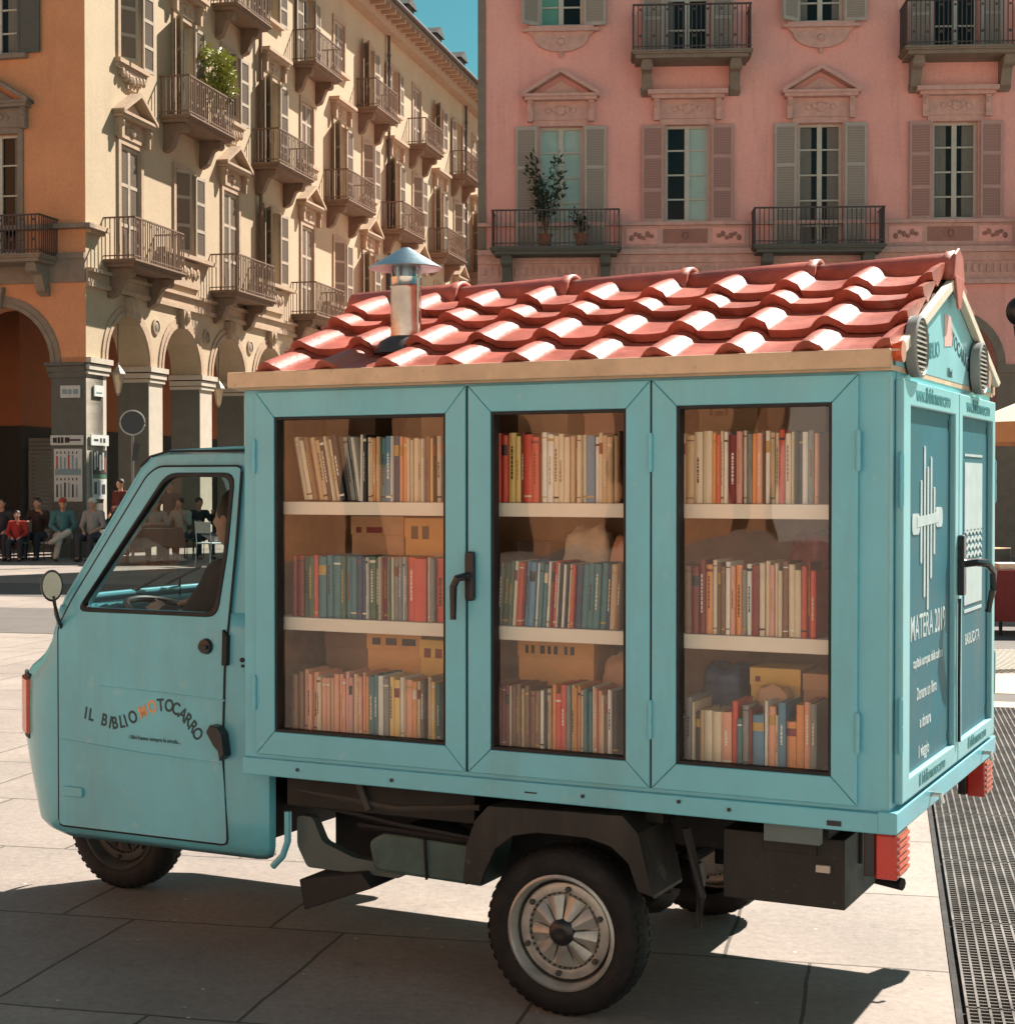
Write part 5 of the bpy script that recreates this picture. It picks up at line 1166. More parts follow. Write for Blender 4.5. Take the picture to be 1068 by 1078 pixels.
def book(u, v, z, th, h, dep, colr, band, lean, label, grp):
    """u = left edge at the foot of the spine (image left); book extends to u - th"""
    p = VM @ Vector((-u, v, z))
    root = bpy.data.objects.new('book', None)
    q = MB(); c = .0022; n = 5
    # cover: rounded spine and two boards
    sp = [(th * i / n, -.0045 * math.sin(math.pi * i / n)) for i in range(n + 1)]
    for (a, b), (d, e) in zip(sp, sp[1:]): q.hexa([(a, b, 0), (d, e, 0), (d, e + c, 0), (a, b + c, 0), (a, b, h), (d, e, h), (d, e + c, h), (a, b + c, h)])
    q.box(0, c, c, dep, 0, h); q.box(th - c, th, c, dep, 0, h)
    q.mi = 1; q.box(c, th - c, c, dep - .004, .004, h - .006)
    q.mi = 2
    for bnd in band:
        if bnd == 't':
            a_, b_ = brg.uniform(.25, .4), brg.uniform(.6, .85); zz = a_
            while zz < b_:
                e_ = zz + brg.uniform(.02, .06); q.box(th * .38, th * .62, -.0052, -.0042, h * zz, h * min(e_, b_)); zz = e_ + .012
            continue
        z0_, z1_ = bnd
        for (a, b), (d, e) in zip(sp, sp[1:]): q.hexa([(a, b - .0006, h * z0_), (d, e - .0006, h * z0_), (d, e, h * z0_), (a, b, h * z0_), (a, b - .0006, h * z1_), (d, e - .0006, h * z1_), (d, e, h * z1_), (a, b, h * z1_)])
    bc = brg.choice(['cream', 'black', 'white', 'mustard', 'dark red'])
    o = q.build('book', [BM[colr], PAGES, BM[bc]], None, merge=False)
    o.matrix_world = Matrix.Translation(p) @ Matrix.Rotation(VR, 4, 'Z') @ Matrix.Rotation(lean, 4, 'Y')
    bpy.data.objects.remove(root)
    tag(o, label, 'book', grp)
def thick(t): return 'thin' if t < .014 else ('thick' if t > .026 else 'medium')
def fill(u0, u1, z, seq, hr, shelfname, doorname, lean=0.0, lean_until=0, tr=(.010, .022)):
    """seq: list of (colour, count or thickness scale)"""
    items = []
    for cname, n, t in seq:
        for _ in range(n): items.append([cname, brg.uniform(*tr) * t])
    tot = sum(i[1] for i in items) + .0012 * len(items); avail = (u0 - u1) - (abs(math.sin(lean)) * hr[1] if lean_until else 0) * 1.0
    k = avail / tot
    u = u0 - (abs(math.sin(lean)) * hr[1] if lean_until else 0); 
    for i, (cname, t) in enumerate(items):
        t *= k; h = brg.uniform(*hr); ln = 0
        if i < lean_until: ln = lean * (1 - .25 * i / max(1, lean_until))
        ln += brg.uniform(-.004, .004)
        z_ = z + abs(math.sin(ln)) * 0 + .0008 + (max(0, -math.sin(ln)) * 0)
        if ln < 0: z_ += 0
        bands = brg.choice([[], [], [(.08, .105)], [(.86, .89)], [(.07, .085), (.915, .93)], ['t'], ['t'], ['t', (.06, .09)], ['t', (.9, .94)], ['t'], [(.70, .86)]])
        book(u, .076 + brg.uniform(0, .016), z_ + abs(math.sin(ln)) * t, t / max(.5, math.cos(ln)) - .0002, h, brg.uniform(.12, .16), cname, bands, ln,
             f"{thick(t)} {cname} book, {ORD[i]} from left on {shelfname} shelf behind the {doorname} glass door", 'books on the ' + shelfname + ' shelf, ' + doorname + ' door')
        u -= t / max(.5, math.cos(ln)) + .0012
L0, L1, M0, M1, R0_, R1_ = 1.985, 1.418, 1.246, .822, .648, .222
ZS = (.7975, 1.1745, 1.5525)
fill(L0, L1, ZS[2], [('cream', 2, 1.2), ('brown', 1, 1), ('tan', 2, 1), ('dark brown', 1, .8), ('cream', 2, 1), ('black', 2, 1), ('grey', 2, .9), ('white', 2, .8), ('black', 1, .8), ('cream', 2, .8), ('orange', 1, .8), ('tan', 1, 1), ('teal', 1, 1), ('blue', 1, 1.3), ('white', 1, .7), ('navy', 1, 1), ('salmon', 1, 1), ('orange', 1, .9), ('cream', 3, 1), ('tan', 1, 1), ('white', 1, .8), ('brown', 1, 1), ('yellow', 1, .7), ('black', 1, .8), ('cream', 1, .8), ('navy', 1, 1)], (.195, .215), 'top', 'left', -.20, 13)
fill(L0, L1, ZS[1], [('dark red', 2, 1.2), ('green', 2, 1.3), ('red', 1, .8), ('teal', 3, 1.5), ('green', 1, 1.3), ('teal', 2, 1.4), ('navy', 2, 1), ('white', 1, .5), ('green', 2, 1.1), ('cream', 1, .5), ('dark red', 2, .8), ('white', 1, .5), ('green', 1, 1), ('cream', 1, .5), ('grey', 2, .7), ('white', 1, .4), ('grey', 1, .7), ('red', 2, 2.0), ('cream', 1, .5), ('grey', 1, 1.3), ('red', 1, 2.0)], (.198, .204), 'middle', 'left')
fill(L0, L1, ZS[0], [('brown', 2, 1), ('salmon', 3, .9), ('cream', 1, .7), ('salmon', 2, .8), ('tan', 1, .7), ('salmon', 3, .8), ('pink', 2, .7), ('cream', 1, .6), ('salmon', 3, .7), ('orange', 1, .7), ('teal', 2, .8), ('white', 1, 1), ('grey', 1, .8), ('yellow', 2, 1.1), ('white', 1, .7), ('tan', 1, .8), ('salmon', 1, .9), ('orange', 1, .9), ('cream', 1, .7), ('brown', 1, .8), ('black', 1, .6), ('tan', 1, .8), ('yellow', 1, .6), ('teal', 1, .8)], (.180, .205), 'bottom', 'left', 0, 0, (.009, .017))
fill(M0, M1, ZS[2], [('cream', 1, .6), ('red', 2, 1.8), ('yellow', 2, 1.2), ('dark red', 1, .6), ('red', 2, 2.2), ('brown', 1, .5), ('white', 2, 1), ('cream', 3, .9), ('tan', 1, .9), ('brown', 1, .7), ('cream', 2, .9), ('blue', 1, 2.2), ('white', 1, 1), ('cream', 1, 1), ('tan', 3, .8), ('brown', 1, .7)], (.195, .215), 'top', 'middle')
fill(M0, M1, ZS[1], [('green', 3, 1.2), ('cream', 1, .6), ('red', 1, 1), ('dark red', 1, .8), ('blue', 2, 1), ('white', 1, .5), ('teal', 2, .9), ('white', 1, .5), ('dark red', 1, .9), ('red', 1, .7), ('white', 1, .4), ('black', 1, .6), ('white', 1, .5), ('black', 1, .6), ('cream', 1, .5), ('red', 1, .9), ('navy', 1, 1), ('teal', 4, 1.1), ('navy', 1, 1), ('tan', 1, .9), ('brown', 1, .8)], (.19, .20), 'middle', 'middle', .06, 30)
fill(M0, M1, ZS[0], [('brown', 1, .8), ('dark red', 3, .8), ('cream', 1, .5), ('brown', 2, .9), ('tan', 1, .6), ('brown', 3, .9), ('white', 1, .6), ('black', 1, .7), ('tan', 1, .6), ('orange', 1, .7), ('red', 2, .9), ('grey', 1, .9), ('yellow', 1, .6), ('orange', 2, .7), ('cream', 1, .6), ('teal', 2, .8), ('white', 1, .6), ('salmon', 2, .7), ('cream', 1, .6), ('brown', 1, .7), ('white', 1, .7), ('dark brown', 1, .8)], (.175, .205), 'bottom', 'middle', 0, 0, (.010, .018))
fill(R0_, R1_, ZS[2], [('tan', 2, 1.8), ('cream', 2, 1.6), ('orange', 1, 1), ('red', 1, 1), ('cream', 1, .7), ('white', 1, .6), ('dark red', 1, 1.2), ('pink', 1, .8), ('cream', 1, .6), ('grey', 1, 1), ('orange', 1, .8), ('salmon', 1, 1), ('black', 1, .6), ('white', 1, .7), ('tan', 1, .8), ('cream', 1, .8), ('red', 1, 1), ('cream', 1, .8), ('yellow', 1, .6), ('black', 2, .7), ('white', 1, .9), ('grey', 1, 1), ('salmon', 1, .9)], (.195, .212), 'top', 'right')
fill(R0_, R1_, ZS[1], [('brown', 2, 1.2), ('dark red', 2, 1.2), ('orange', 1, 1.1), ('cream', 1, .6), ('brown', 2, .9), ('white', 1, .6), ('salmon', 1, .8), ('orange', 1, 1), ('grey', 1, 1), ('white', 1, .8), ('dark red', 1, .9), ('cream', 2, .8), ('pink', 1, .8), ('cream', 2, .8), ('brown', 1, .6), ('cream', 2, .7), ('red', 1, 1), ('dark red', 1, .8), ('red', 1, 1.1)], (.185, .215), 'middle', 'right')
fill(R0_, R1_, ZS[0], [('dark brown', 2, 1), ('grey', 1, .9), ('cream', 1, .6), ('dark brown', 1, .8), ('tan', 1, 1), ('cream', 2, 1.1), ('salmon', 1, 1.3), ('red', 1, .9), ('teal', 1, 1.1), ('grey', 1, .9), ('dark red', 1, .8), ('blue', 1, 1.5), ('white', 1, .6), ('salmon', 1, .9), ('cream', 1, .6), ('blue', 1, 1), ('orange', 2, 1.5), ('salmon', 1, 1), ('grey', 1, 1.1)], (.135, .195), 'bottom', 'right')
CARD = mat('brown_cardboard', (.62, .34, .19), .75, var=.2, scale=7, bump=.15, bscale=20)
CARDO = mat('orange_card', (.80, .38, .13), .65, var=.15, scale=7)
CARDY = mat('yellow_card', (.85, .52, .15), .65, var=.12, scale=7)
CLOTH = mat('sacking', (.66, .48, .34), .9, var=.25, scale=12, bump=.5, bscale=18)
def carton(u0, u1, v0, v1, z0, z1, mt, name, label, cat, marks=(), yaw=0.0, open_=False):
    root = empty(name, VM @ Vector((-(u0 + u1) / 2, (v0 + v1) / 2, z0)), VR + yaw, label, cat)
    a, b, h = abs(u0 - u1) / 2, (v1 - v0) / 2, z1 - z0
    m = MB(); m.box(-a, a, -b, b, 0, h); m.build('box_body', mt, root, bevel=.003)
    m = MB(); m.box(-a - .002, a + .002, -b - .002, b + .002, h, h + .004); m.box(-a - .002, a + .002, -b - .003, -b, h * .82, h + .004); m.build('lid', mt, root, bevel=.001)
    if marks:
        m = MB()
        for (x0, x1, y0, y1) in marks: m.box(-a + 2 * a * x0, -a + 2 * a * x1, -b - .0045, -b - .003, h * y0, h * y1)
        m.build('printing', BM['dark red'] if mt is not CARDO else BM['dark brown'], root, merge=False)
def sack(u, v, z, r, mt, name, label, cat, seed):
    rg = random.Random(seed); p = VM @ Vector((-u, v, z))
    bm = bmesh.new(); bmesh.ops.create_icosphere(bm, subdivisions=4, radius=1)
    from mathutils import noise
    for vv in bm.verts:
        d = vv.co.normalized(); k = 1 + .22 * noise.noise(d * 1.6 + Vector((seed, 0, 0))) + .07 * noise.noise(d * 6 + Vector((seed, 3, 0)))
        sq = max(abs(d.x), abs(d.y), abs(d.z)) ** -.45
        vv.co = Vector((d.x * r[0] * k * sq, d.y * r[1] * k * sq, max(-.98, d.z * k * sq) * r[2] + r[2]))
    me = bpy.data.meshes.new(name); bm.to_mesh(me); bm.free(); me.materials.append(mt); me.polygons.foreach_set('use_smooth', [True] * len(me.polygons))
    o = bpy.data.objects.new(name, me); col.objects.link(o); o.location = p; o.rotation_euler = (0, 0, VR); tag(o, label, cat)
Zb, Zm, Zt = ZS
carton(1.97, 1.80, .26, .43, Zb, Zb + .32, BM['brown'], 'storage_box', 'dark box behind the books at left end of the bottom shelf, left door', 'box')
carton(1.80, 1.60, .25, .42, Zb, Zb + .325, CARDO, 'storage_box', 'orange printed box behind the bottom shelf books, centre of the left door', 'box', [(.1, .25, .86, .93), (.35, .55, .86, .93), (.65, .9, .86, .93)], .05)
carton(1.59, 1.42, .24, .40, Zb, Zb + .30, CARDY, 'storage_box', 'yellow box with dark writing behind bottom shelf books near the handle', 'box', [(.1, .25, .82, .92), (.35, .5, .82, .92), (.6, .72, .82, .92)], -.06)
carton(1.86, 1.66, .25, .43, Zm, Zm + .325, CARD, 'storage_box', 'brown cardboard box behind the middle shelf books of the left door', 'box', [(.1, .2, .84, .9), (.3, .6, .84, .9)])
carton(1.65, 1.49, .24, .42, Zm, Zm + .32, CARDO, 'storage_box', 'orange box with black print beside the brown one, middle shelf left door', 'box', [(.15, .3, .80, .93), (.4, .55, .80, .93)], .04)
sack(1.43, .33, Zm, (.07, .06, .15), CLOTH, 'cloth_bag', 'crumpled pale cloth bag behind middle shelf books, right end of left door', 'bag', 2)
carton(1.97, 1.78, .27, .43, Zt, Zt + .29, BM['brown'], 'storage_box', 'dark brown box above the leaning books at the top left', 'box')
carton(1.60, 1.42, .25, .42, Zt, Zt + .335, CARD, 'storage_box', 'brown cardboard box at top right behind the left glass door', 'box', (), .12)
carton(1.24, 1.06, .25, .42, Zt, Zt + .335, CARD, 'storage_box', 'brown cardboard box at the top left behind the middle glass door', 'box', (), -.08)
carton(1.02, .84, .26, .43, Zt, Zt + .325, BM['salmon'], 'storage_box', 'reddish box at the top right behind the middle glass door', 'box', (), .06)
carton(1.24, 1.13, .25, .40, Zm, Zm + .25, BM['dark brown'], 'storage_box', 'small dark box left of the cloth bag, middle shelf middle door', 'box')
sack(1.02, .31, Zm, (.085, .06, .15), CLOTH, 'cloth_bag', 'lumpy brown cloth bag behind middle shelf books, middle door', 'bag', 5)
sack(.89, .31, Zm, (.055, .05, .135), BM['salmon'], 'cloth_bag', 'small reddish bag beside the lumpy brown one, middle door', 'bag', 8)
carton(1.24, .98, .25, .42, Zb, Zb + .325, CARDO, 'storage_box', 'wide orange box with dark lettering behind bottom shelf books, middle door', 'box', [(.1, .14, .85, .93), (.18, .22, .85, .93), (.3, .36, .85, .93), (.4, .44, .85, .93), (.48, .53, .85, .93), (.62, .66, .85, .93), (.7, .75, .85, .93)])
sack(.88, .30, Zb, (.085, .06, .145), CARD, 'cloth_bag', 'folded tan cloth bag at bottom right behind the middle glass door', 'bag', 11)
carton(.64, .46, .25, .42, Zt, Zt + .335, CARD, 'storage_box', 'brown box with black scrawl at top left behind right glass door', 'box', [(.2, .24, .78, .93), (.3, .42, .78, .82), (.46, .5, .78, .95), (.56, .7, .84, .88)], .05)
carton(.42, .24, .26, .43, Zt, Zt + .28, BM['brown'], 'storage_box', 'dark brown box at top right behind the right glass door', 'box', (), -.1)
carton(.47, .32, .24, .40, Zb, Zb + .265, CARDY, 'storage_box', 'bright yellow box behind bottom shelf books of the right glass door', 'box', [(.1, .2, .86, .92)])
sack(.385, .20, Zb + .20 - .20, (.055, .03, .115), CARD, 'cloth_bag', 'round brown bag in front of the bright yellow box, right door', 'bag', 14)
carton(.31, .20, .24, .42, Zb, Zb + .255, CARD, 'storage_box', 'brown box at the right end of the bottom shelf, right door', 'box')
sack(.57, .31, Zb, (.075, .06, .14), BM['navy'], 'cloth_bag', 'dark blue bag at bottom left behind the right glass door', 'bag', 17)
sack(.30, .31, Zm, (.07, .06, .145), BM['dark red'], 'cloth_bag', 'dark red bag behind middle shelf books, right end of right door', 'bag', 20)
# jacket hanging in the cab
def blob(name, prims, mt, parent=None, vox=.014, smooth=True):
    """one continuous surface from tapered capsules: prims = (p, q, r0, r1) or (c, (rx,ry,rz))"""
    m = MB()
    for pr in prims:
        if len(pr) == 2: m.ell(pr[0], pr[1], 14, 9)
        else:
            p, q, r0, r1 = pr; p = Vector(p); q = Vector(q); N = 5
            m.tube([p.lerp(q, i / N) for i in range(N + 1)], [r0 + (r1 - r0) * i / N for i in range(N + 1)], 10); m.ell(tuple(p), (r0,) * 3, 10, 7); m.ell(tuple(q), (r1,) * 3, 10, 7)
    o = m.build(name + '_tmp', mt, None, merge=False)
    md = o.modifiers.new('r', 'REMESH'); md.mode = 'VOXEL'; md.voxel_size = vox
    s_ = o.modifiers.new('s', 'SMOOTH'); s_.factor = .5; s_.iterations = 2
    me = bpy.data.meshes.new_from_object(o.evaluated_get(bpy.context.evaluated_depsgraph_get())); bpy.data.objects.remove(o)
    me.name = name; me.materials.clear(); me.materials.append(mt); me.polygons.foreach_set('use_smooth', [True] * len(me.polygons))
    ob = bpy.data.objects.new(name, me); col.objects.link(ob); ob.parent = parent
    return ob

# ================================================================== PEOPLE, CHAIRS, TABLES
HAIRD = mat('hair_dark', (.03, .02, .015), .6); HAIRG = mat('hair_grey', (.35, .33, .30), .7)
def person(loc, rz, label, pose, shirt, trou, hair, hat=None, sc_=1.0, shoes=(.03, .025, .02)):
    shirt = (tuple(c * .68 for c in shirt[0]), shirt[1])
    root = empty('person', loc, rz, label, 'person'); root.scale = (sc_,) * 3
    if pose == 'stand':
        hipz, shz, hd = .92, 1.42, (0, -.02, 1.64)
        kn = [(-.1, -.02, .50), (.12, .03, .50)]; an = [(-.11, 0, .09), (.13, .08, .09)]; hip = [(-.09, 0, .92), (.09, 0, .92)]
        el = [(-.25, .03, 1.14), (.26, -.02, 1.15)]; ha = [(-.22, -.12, .95), (.14, -.26, 1.12)]; sh = [(-.18, 0, 1.41), (.18, 0, 1.41)]; spine = (0, 0)
    else:
        hip = [(-.09, 0, .50), (.09, 0, .50)]; sh = [(-.18, .02, 1.0), (.18, .02, 1.0)]; hd = (0, -.04, 1.22); spine = (.0, .02)
        kn = [(-.14, -.42, .52), (.14, -.42, .52)]; an = [(-.13, -.42, .09), (.15, -.48, .09)]
        el = [(-.25, -.02, .74), (.25, -.02, .74)]; ha = [(-.10, -.24, .62), (.10, -.26, .62)]
        if pose == 'crossed': kn = [(-.10, -.44, .54), (.08, -.42, .62)]; an = [(-.18, -.46, .09), (-.28, -.52, .40)]
        if pose == 'talk': el = [(-.27, -.08, .78), (.27, -.12, .80)]; ha = [(-.12, -.30, .82), (.20, -.34, 1.02)]
        if pose == 'drive': el = [(-.25, -.10, .80), (.25, -.10, .80)]; ha = [(-.13, -.30, .86), (.13, -.30, .86)]; an = [(-.12, -.50, .16), (.12, -.50, .16)]; kn = [(-.12, -.36, .54), (.12, -.36, .54)]
        if pose == 'folded': el = [(-.27, -.06, .78), (.27, -.06, .78)]; ha = [(.08, -.22, .80), (-.06, -.24, .78)]
    midh = ((hip[0][0] + hip[1][0]) / 2, 0, hip[0][2]); ms = ((sh[0][0] + sh[1][0]) / 2, sh[0][1], sh[0][2]); mid = tuple((a + b) / 2 for a, b in zip(midh, ms))
    V = Vector
    pr = [(midh, mid, .12, .115), (mid, (ms[0], ms[1], ms[2] - .1), .115, .125), (sh[0], sh[1], .06, .06), (ms, (hd[0], hd[1] + .01, hd[2] - .08), .058, .05),
          (hd, (.075, .092, .112)), ((hd[0], hd[1] - .02, hd[2] - .06), (.05, .06, .055)), ((hd[0], hd[1] - .095, hd[2] - .01), (.014, .022, .022)), ((hd[0], hd[1] - .085, hd[2] - .055), (.024, .012, .008)),
          ((hd[0] - .078, hd[1], hd[2]), (.01, .02, .03)), ((hd[0] + .078, hd[1], hd[2]), (.01, .02, .03))]
    for i in (0, 1):
        pr += [(hip[i], kn[i], .085, .055), (kn[i], an[i], .055, .035), (an[i], (an[i][0], an[i][1] - .15, an[i][2] - .045), .035, .03), (sh[i], el[i], .05, .038), (el[i], ha[i], .036, .026)]
        d = (V(ha[i]) - V(el[i])).normalized(); sd = d.cross(V((0, 0, 1))).normalized(); palm = V(ha[i]) + d * .05
        pr.append((ha[i], tuple(palm), .026, .03))
        for f, (off, ln) in enumerate(((-.027, .055), (-.009, .07), (.009, .065), (.026, .05))):
            b = palm + sd * off; pr.append((tuple(b), tuple(b + d * ln * .6 + V((0, 0, -.004))), .0095, .009)); pr.append((tuple(b + d * ln * .6), tuple(b + d * ln * .9 + V((0, 0, -.018))), .009, .008))
        tb = V(ha[i]) + d * .015 - sd * .03 * (1 if i else -1); pr.append((tuple(tb), tuple(tb + d * .045 - sd * .02 * (1 if i else -1)), .011, .009))
    blob('body', pr, SKIN, root, .012)
    g_ = .018
    sh_p = [(midh, mid, .12 + g_, .115 + g_), (mid, (ms[0], ms[1], ms[2] - .1), .115 + g_, .13 + g_), (sh[0], sh[1], .06 + g_, .06 + g_)]
    for i in (0, 1):
        w_ = V(el[i]).lerp(V(ha[i]), .8 if shirt[1] else .05); sh_p += [(sh[i], el[i], .05 + g_, .04 + g_)]
        if shirt[1]: sh_p.append((el[i], tuple(w_), .038 + g_, .030 + g_ * .8))
    c1 = mat('shirt_%d' % int(shirt[0][0] * 999 + shirt[0][1] * 777), shirt[0], .85, var=.15, scale=9, bump=.4, bscale=9)
    blob('shirt', sh_p, c1, root, .018)
    tp = [(hip[0], hip[1], .105 + g_, .105 + g_), ((midh[0], midh[1], midh[2] + .02), midh, .125, .125)]
    for i in (0, 1): tp += [(hip[i], kn[i], .09 + g_, .06 + g_), (kn[i], an[i], .06 + g_, .045 + g_)]
    c2 = mat('trousers_%d' % int(trou[0] * 999 + trou[1] * 777), trou, .85, var=.15, scale=9, bump=.4, bscale=9); blob('trousers', tp, c2, root, .018)
    sp_ = []
    for i in (0, 1): sp_.append(((an[i][0], an[i][1] + .03, an[i][2] - .05), (an[i][0], an[i][1] - .16, an[i][2] - .055), .042, .036))
    c3 = mat('shoe_%d' % int(shoes[0] * 999), shoes, .6); blob('shoes', sp_, c3, root, .014)
    if hat is not None:
        m = MB(); m.ell((hd[0], hd[1] + .012, hd[2] + .05), (.088, .105, .085), 16, 9); m.ell((hd[0], hd[1] - .1, hd[2] + .045), (.07, .075, .012), 12, 6)
        m.build('cap', mat('cap_%d' % int(hat[0] * 999), hat, .8), root, smooth=True)
    if hair == 'long': blob('hair', [((hd[0], hd[1] + .02, hd[2] + .03), (.088, .10, .105)), ((hd[0] - .06, hd[1] + .03, hd[2]), (hd[0] - .08, hd[1] + .03, hd[2] - .2), .04, .03), ((hd[0] + .06, hd[1] + .03, hd[2]), (hd[0] + .08, hd[1] + .03, hd[2] - .2), .04, .03)], HAIRD, root, .014)
    else: blob('hair', [((hd[0], hd[1] + .018, hd[2] + .032), (.090, .098, .100))], HAIRG if hair == 'grey' else HAIRD, root, .014)
person(VM @ Vector((-2.47, .50, .345)), math.atan2(-.8965, -.443), 'driver in dark clothes sitting in the cab, partly hidden by the door pillar', 'drive', ((.025, .02, .02), 1), (.02, .02, .025), 'dark', None, .93)
CHM = mat('cafe_chair_metal', (.10, .08, .07), .5, metal=.4); CHS = mat('cafe_chair_seat', (.17, .12, .09), .7)
def chair(loc, rz, label, white=False):
    root = empty('cafe_chair', loc, rz, label, 'chair', 'cafe chairs in front of the arcade'); a = CHM if not white else WHITEL; b = CHS if not white else WHITEL
    m = MB(); m.box(-.21, .21, -.2, .22, .44, .465); m.build('seat', b, root, bevel=.008)
    m = MB(); m.box(-.2, .2, .235, .255, .66, .88); m.build('backrest', b, root, bevel=.006)
    for x, y in ((-.19, -.18), (.19, -.18)): m = MB(); m.tube([(x, y, 0), (x, y, .44)], .012, 6); m.build('leg', a, root)
    for x in (-.19, .19): m = MB(); m.tube([(x, .26, 0), (x, .21, .44), (x, .26, .9)], .012, 6); m.build('leg', a, root)
def X(px, y): return (px - 534) / 1712 * y
ppl = [
 (18, 34.6, .1, 'child in red jacket seated at far left below the arch', 'sit', ((.55, .04, .03), 1), (.03, .03, .04), 'dark', None, .80),
 (66, 34.8, .35, 'seated man in red cap and teal shirt with pale trousers, legs crossed', 'crossed', ((.10, .26, .27), 1), (.50, .46, .38), 'grey', (.45, .06, .04), 1),
 (98, 34.6, -.2, 'seated man in white cap and pale grey shirt holding his hands together', 'sit', ((.42, .42, .40), 0), (.05, .05, .06), 'grey', (.66, .62, .55), 1),
 (127, 37.6, -.6, 'standing person in dark red top in shade beside the second pillar', 'stand', ((.14, .025, .02), 1), (.02, .02, .03), 'dark', None, 1),
 (163, 34.4, .2, 'long haired woman in pale top with folded arms seen through cab window', 'folded', ((.46, .42, .38), 1), (.06, .06, .06), 'long', None, 1),
 (190, 34.9, -.3, 'seated person in white shirt leaning forward seen through the cab window', 'talk', ((.66, .60, .50), 1), (.05, .05, .05), 'dark', None, 1),
 (2, 35.0, .1, 'person in dark clothes at the very left edge of the picture', 'sit', ((.05, .045, .05), 1), (.03, .03, .03), 'dark', None, 1),
 (40, 35.3, -.1, 'person in dark brown top between the red child and the man in red cap', 'talk', ((.07, .04, .03), 1), (.03, .03, .035), 'dark', None, 1),
 (178, 36.3, .3, 'standing person in grey behind the people seen through cab window', 'stand', ((.16, .15, .15), 1), (.04, .04, .05), 'dark', None, .98),
 (209, 35.6, .5, 'person in dark jacket raising one hand, rightmost seen through cab window', 'talk', ((.05, .04, .04), 1), (.04, .04, .04), 'dark', None, 1),
]
chl = ['dark cafe chair under the child in red at far left', 'dark cafe chair under the man in the red cap', 'dark cafe chair under the man in the white cap', None, 'dark cafe chair under the long haired woman', 'dark cafe chair under the person in white shirt', 'dark cafe chair under the person at the very left edge', 'dark cafe chair under the person in dark brown top', None, 'dark cafe chair under the person in dark jacket']
for (px, y, rz, lab, pose, shirt, trou, hair, hat, k), cl in zip(ppl, chl):
    person((X(px, y), y, 0 if pose == 'stand' or k < 1 else 0), rz, lab, pose, shirt, trou, hair, hat, k)
    if cl: chair((X(px, y), y + .02, (0 if k == 1 else -.07)), rz, cl)
chair((X(222, 32.5), 32.5, 0), 2.6, 'empty white chair seen near the right edge of the cab window', True)
def cafe_table(loc, label, r=.42):
    root = empty('cafe_table', loc, 0, label, 'table', 'cafe tables in front of the arcade'); cl = mat('grey_tablecloth', (.07, .07, .068), .9, var=.3, scale=9, bump=.3, bscale=14)
    m = MB(); m.lathe([(.03, .03), (.03, .70)], (0, 0, 0), 'z', 10); m.lathe([(.24, 0), (.24, .02), (.04, .04)], (0, 0, 0), 'z', 18); m.build('pedestal', CHM, root)
    m = MB(); m.lathe([(0, .70), (r, .70), (r, .73), (0, .73)], (0, 0, 0), 'z', 28, False); m.build('table_top', CHM, root)
    m = MB(); n = 48; A = []; B = []; 
    C0 = m.P((0, 0, .735))
    for j in range(n):
        t = 2 * math.pi * j / n; A.append(m.P((r * 1.01 * math.cos(t), r * 1.01 * math.sin(t), .735)))
        k = 1.06 + .05 * math.sin(t * 9); B.append(m.P((r * k * math.cos(t), r * k * math.sin(t), .36 + .03 * math.sin(t * 4))))
    for j in range(n): m.face((C0, A[j], A[(j + 1) % n])); m.face((A[j], B[j], B[(j + 1) % n], A[(j + 1) % n]))
    o = m.build('tablecloth', cl, None, smooth=50); o.location = loc; tag(o, label.replace('round cafe table under', 'draped over round cafe table,').replace('grey cloth', 'grey cloth'), 'tablecloth')
cafe_table((X(166, 33.3), 33.3, 0), 'round cafe table under grey cloth before the long haired woman', .5)
cafe_table((X(134, 33.0), 33.0, 0), 'round cafe table under grey cloth nearest the mirror side of the van', .36)

# right edge: parasol, stall, lamp
FAB = mat('parasol_canvas', (.70, .60, .46), .8, var=.08); FABO = mat('parasol_orange', (.60, .28, .13), .8, var=.1)
pr = empty('market_parasol', (7.6, 21.5, 0), .3, 'large cream parasol with orange valance at right edge behind the van', 'parasol')
m = MB(); n = 8; ap = m.P((0, 0, 3.05)); E = [m.P((1.62 * math.cos(2 * math.pi * j / n), 1.62 * math.sin(2 * math.pi * j / n), 2.42)) for j in range(n)]
for j in range(n): m.face((ap, E[j], E[(j + 1) % n]))
m.build('canopy', FAB, pr)
m = MB()
for j in range(n):
    t0, t1 = 2 * math.pi * j / n, 2 * math.pi * (j + 1) / n; P_ = lambda r, t, z: (r * math.cos(t), r * math.sin(t), z)
    m.poly([P_(1.62, t0, 2.42), P_(1.62, t1, 2.42), P_(1.60, t1, 2.16), P_(1.60, t0, 2.16)])
m.build('valance', FABO, pr)
m = MB(); m.tube([(0, 0, 0), (0, 0, 3.12)], .03, 10); m.build('pole', DARKW, pr)
for j in range(n):
    t = 2 * math.pi * j / n; m = MB(); m.tube([(0, 0, 2.99), (1.58 * math.cos(t), 1.58 * math.sin(t), 2.39)], .014, 5); m.build('rib', DARKW, pr)
m = MB(); m.lathe([(.34, 0), (.34, .07), (.06, .12)], (0, 0, 0), 'z', 18); m.build('base', GREYST, pr)
st = empty('market_stall', (6.22, 17.6, 0), -.05, 'low market table draped in dark red cloth at right edge', 'stall')
m = MB(); m.box(-1.05, 1.2, -.4, .4, .66, .70); m.build('table_top', DARKW, st)
m = MB(); N = 40
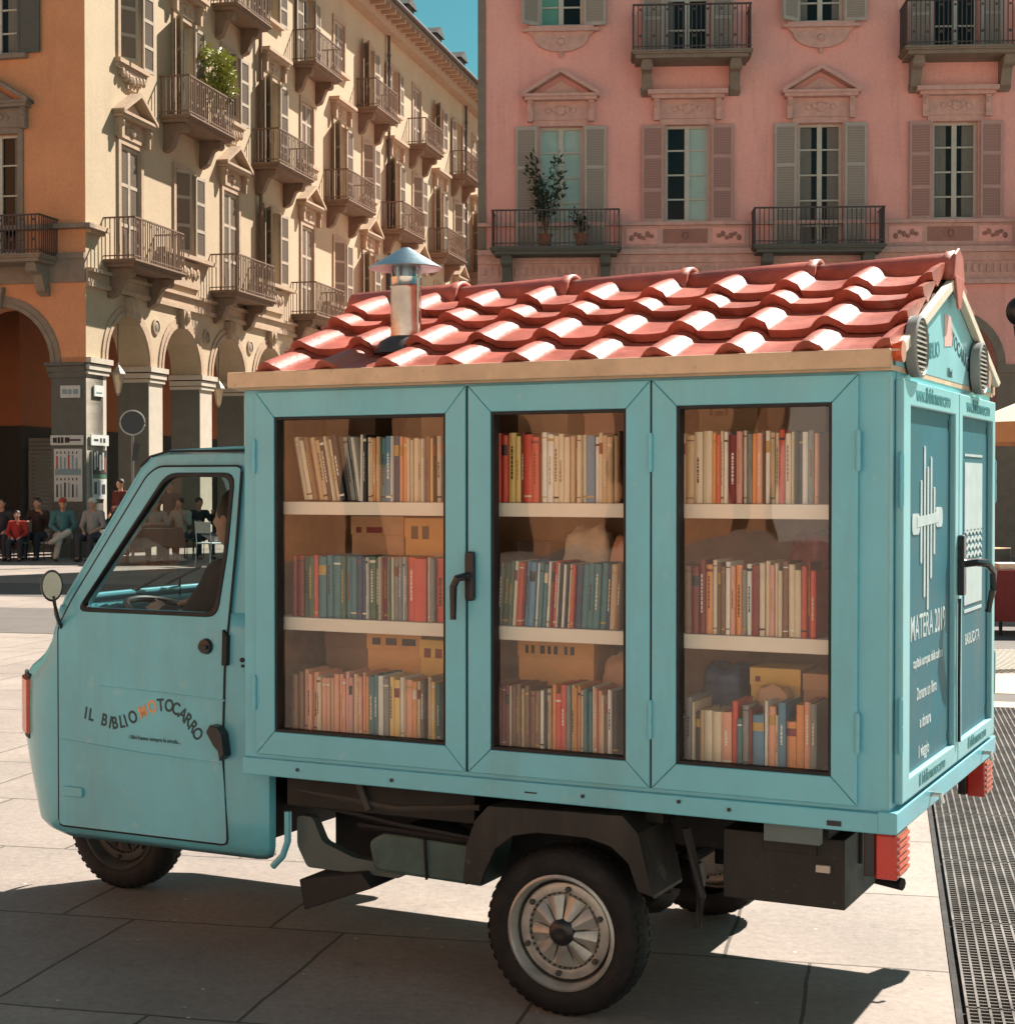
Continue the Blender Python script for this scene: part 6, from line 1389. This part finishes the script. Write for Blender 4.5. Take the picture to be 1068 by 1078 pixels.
for side in (-.42, .42):
    for i in range(N):
        x0, x1 = -1.07 + 2.3 * i / N, -1.07 + 2.3 * (i + 1) / N; w0, w1 = .02 * math.sin(i * 1.3), .02 * math.sin((i + 1) * 1.3)
        m.poly([(x0, side, .705), (x1, side, .705), (x1, side + w1, .16), (x0, side + w0, .16)])
m.box(-1.07, 1.23, -.42, .42, .703, .708); m.build('cloth', mat('dark_red_cloth', (.17, .025, .025), .9, var=.2, bump=.3), st, smooth=40)
for x in (-.95, 1.1):
    for y in (-.33, .33): m = MB(); m.tube([(x, y, 0), (x, y, .66)], .02, 6); m.build('leg', DARKM, st)
vm = Matrix.Translation((6.22, 17.6, 0)) @ Matrix.Rotation(-.05, 4, 'Z')
for i, (x, y, nm, cname, a, b, h) in enumerate(((-.85, -.15, 'pale', 'cream', .12, .16, .05), (-.55, -.1, 'orange', 'orange', .12, .12, .08), (-.2, .0, 'dark', 'dark brown', .16, .12, .12), (-.9, .2, 'black', 'black', .14, .12, .2))):
    r_ = empty('goods_box', vm @ Vector((x, y, .71)), .2 * i, f'small {nm} box lying on the dark red market table', 'box')
    m = MB(); m.box(-a, a, -b, b, 0, h); m.build('box_body', BM[cname], r_, bevel=.006); m = MB(); m.box(-a - .004, a + .004, -b - .004, b + .004, h, h + .012); m.build('lid', BM['tan' if i else 'white'], r_, bevel=.003)
lp = empty('street_lamp', (7.86, 25, 0), 0, 'dark street lamp whose round head shows at the right edge', 'street lamp')
m = MB(); m.tube([(.25, 0, 0), (.25, 0, 3.6)], .05, 10); m.lathe([(.14, 0), (.12, .4), (.06, .5)], (.25, 0, 0), 'z', 14); m.build('pole', IRON, lp)
m = MB(); m.tube([(.25, 0, 3.55), (.15, 0, 3.75), (0, 0, 3.85)], .03, 8); m.build('arm', IRON, lp)
m = MB(); m.ell((0, 0, 4.28), (.21, .21, .23), 20, 12); m.lathe([(.07, 3.85), (.10, 4.06)], (0, 0, 0), 'z', 12); m.build('lamp_head', BLACKP, lp, smooth=True)
q = MB(); 
for i in range(34): q.box(i * .06, i * .06 + .03, 0, 1.5, .008, .03)
rm = empty('slatted_mat', (*AB(.9, 14.45), 0), -A13 + .5, 'pale slatted mat lying on the paving behind the van', 'mat'); q.build('slats', mat('pale_slats', (.45, .42, .36), .7), rm, merge=False)
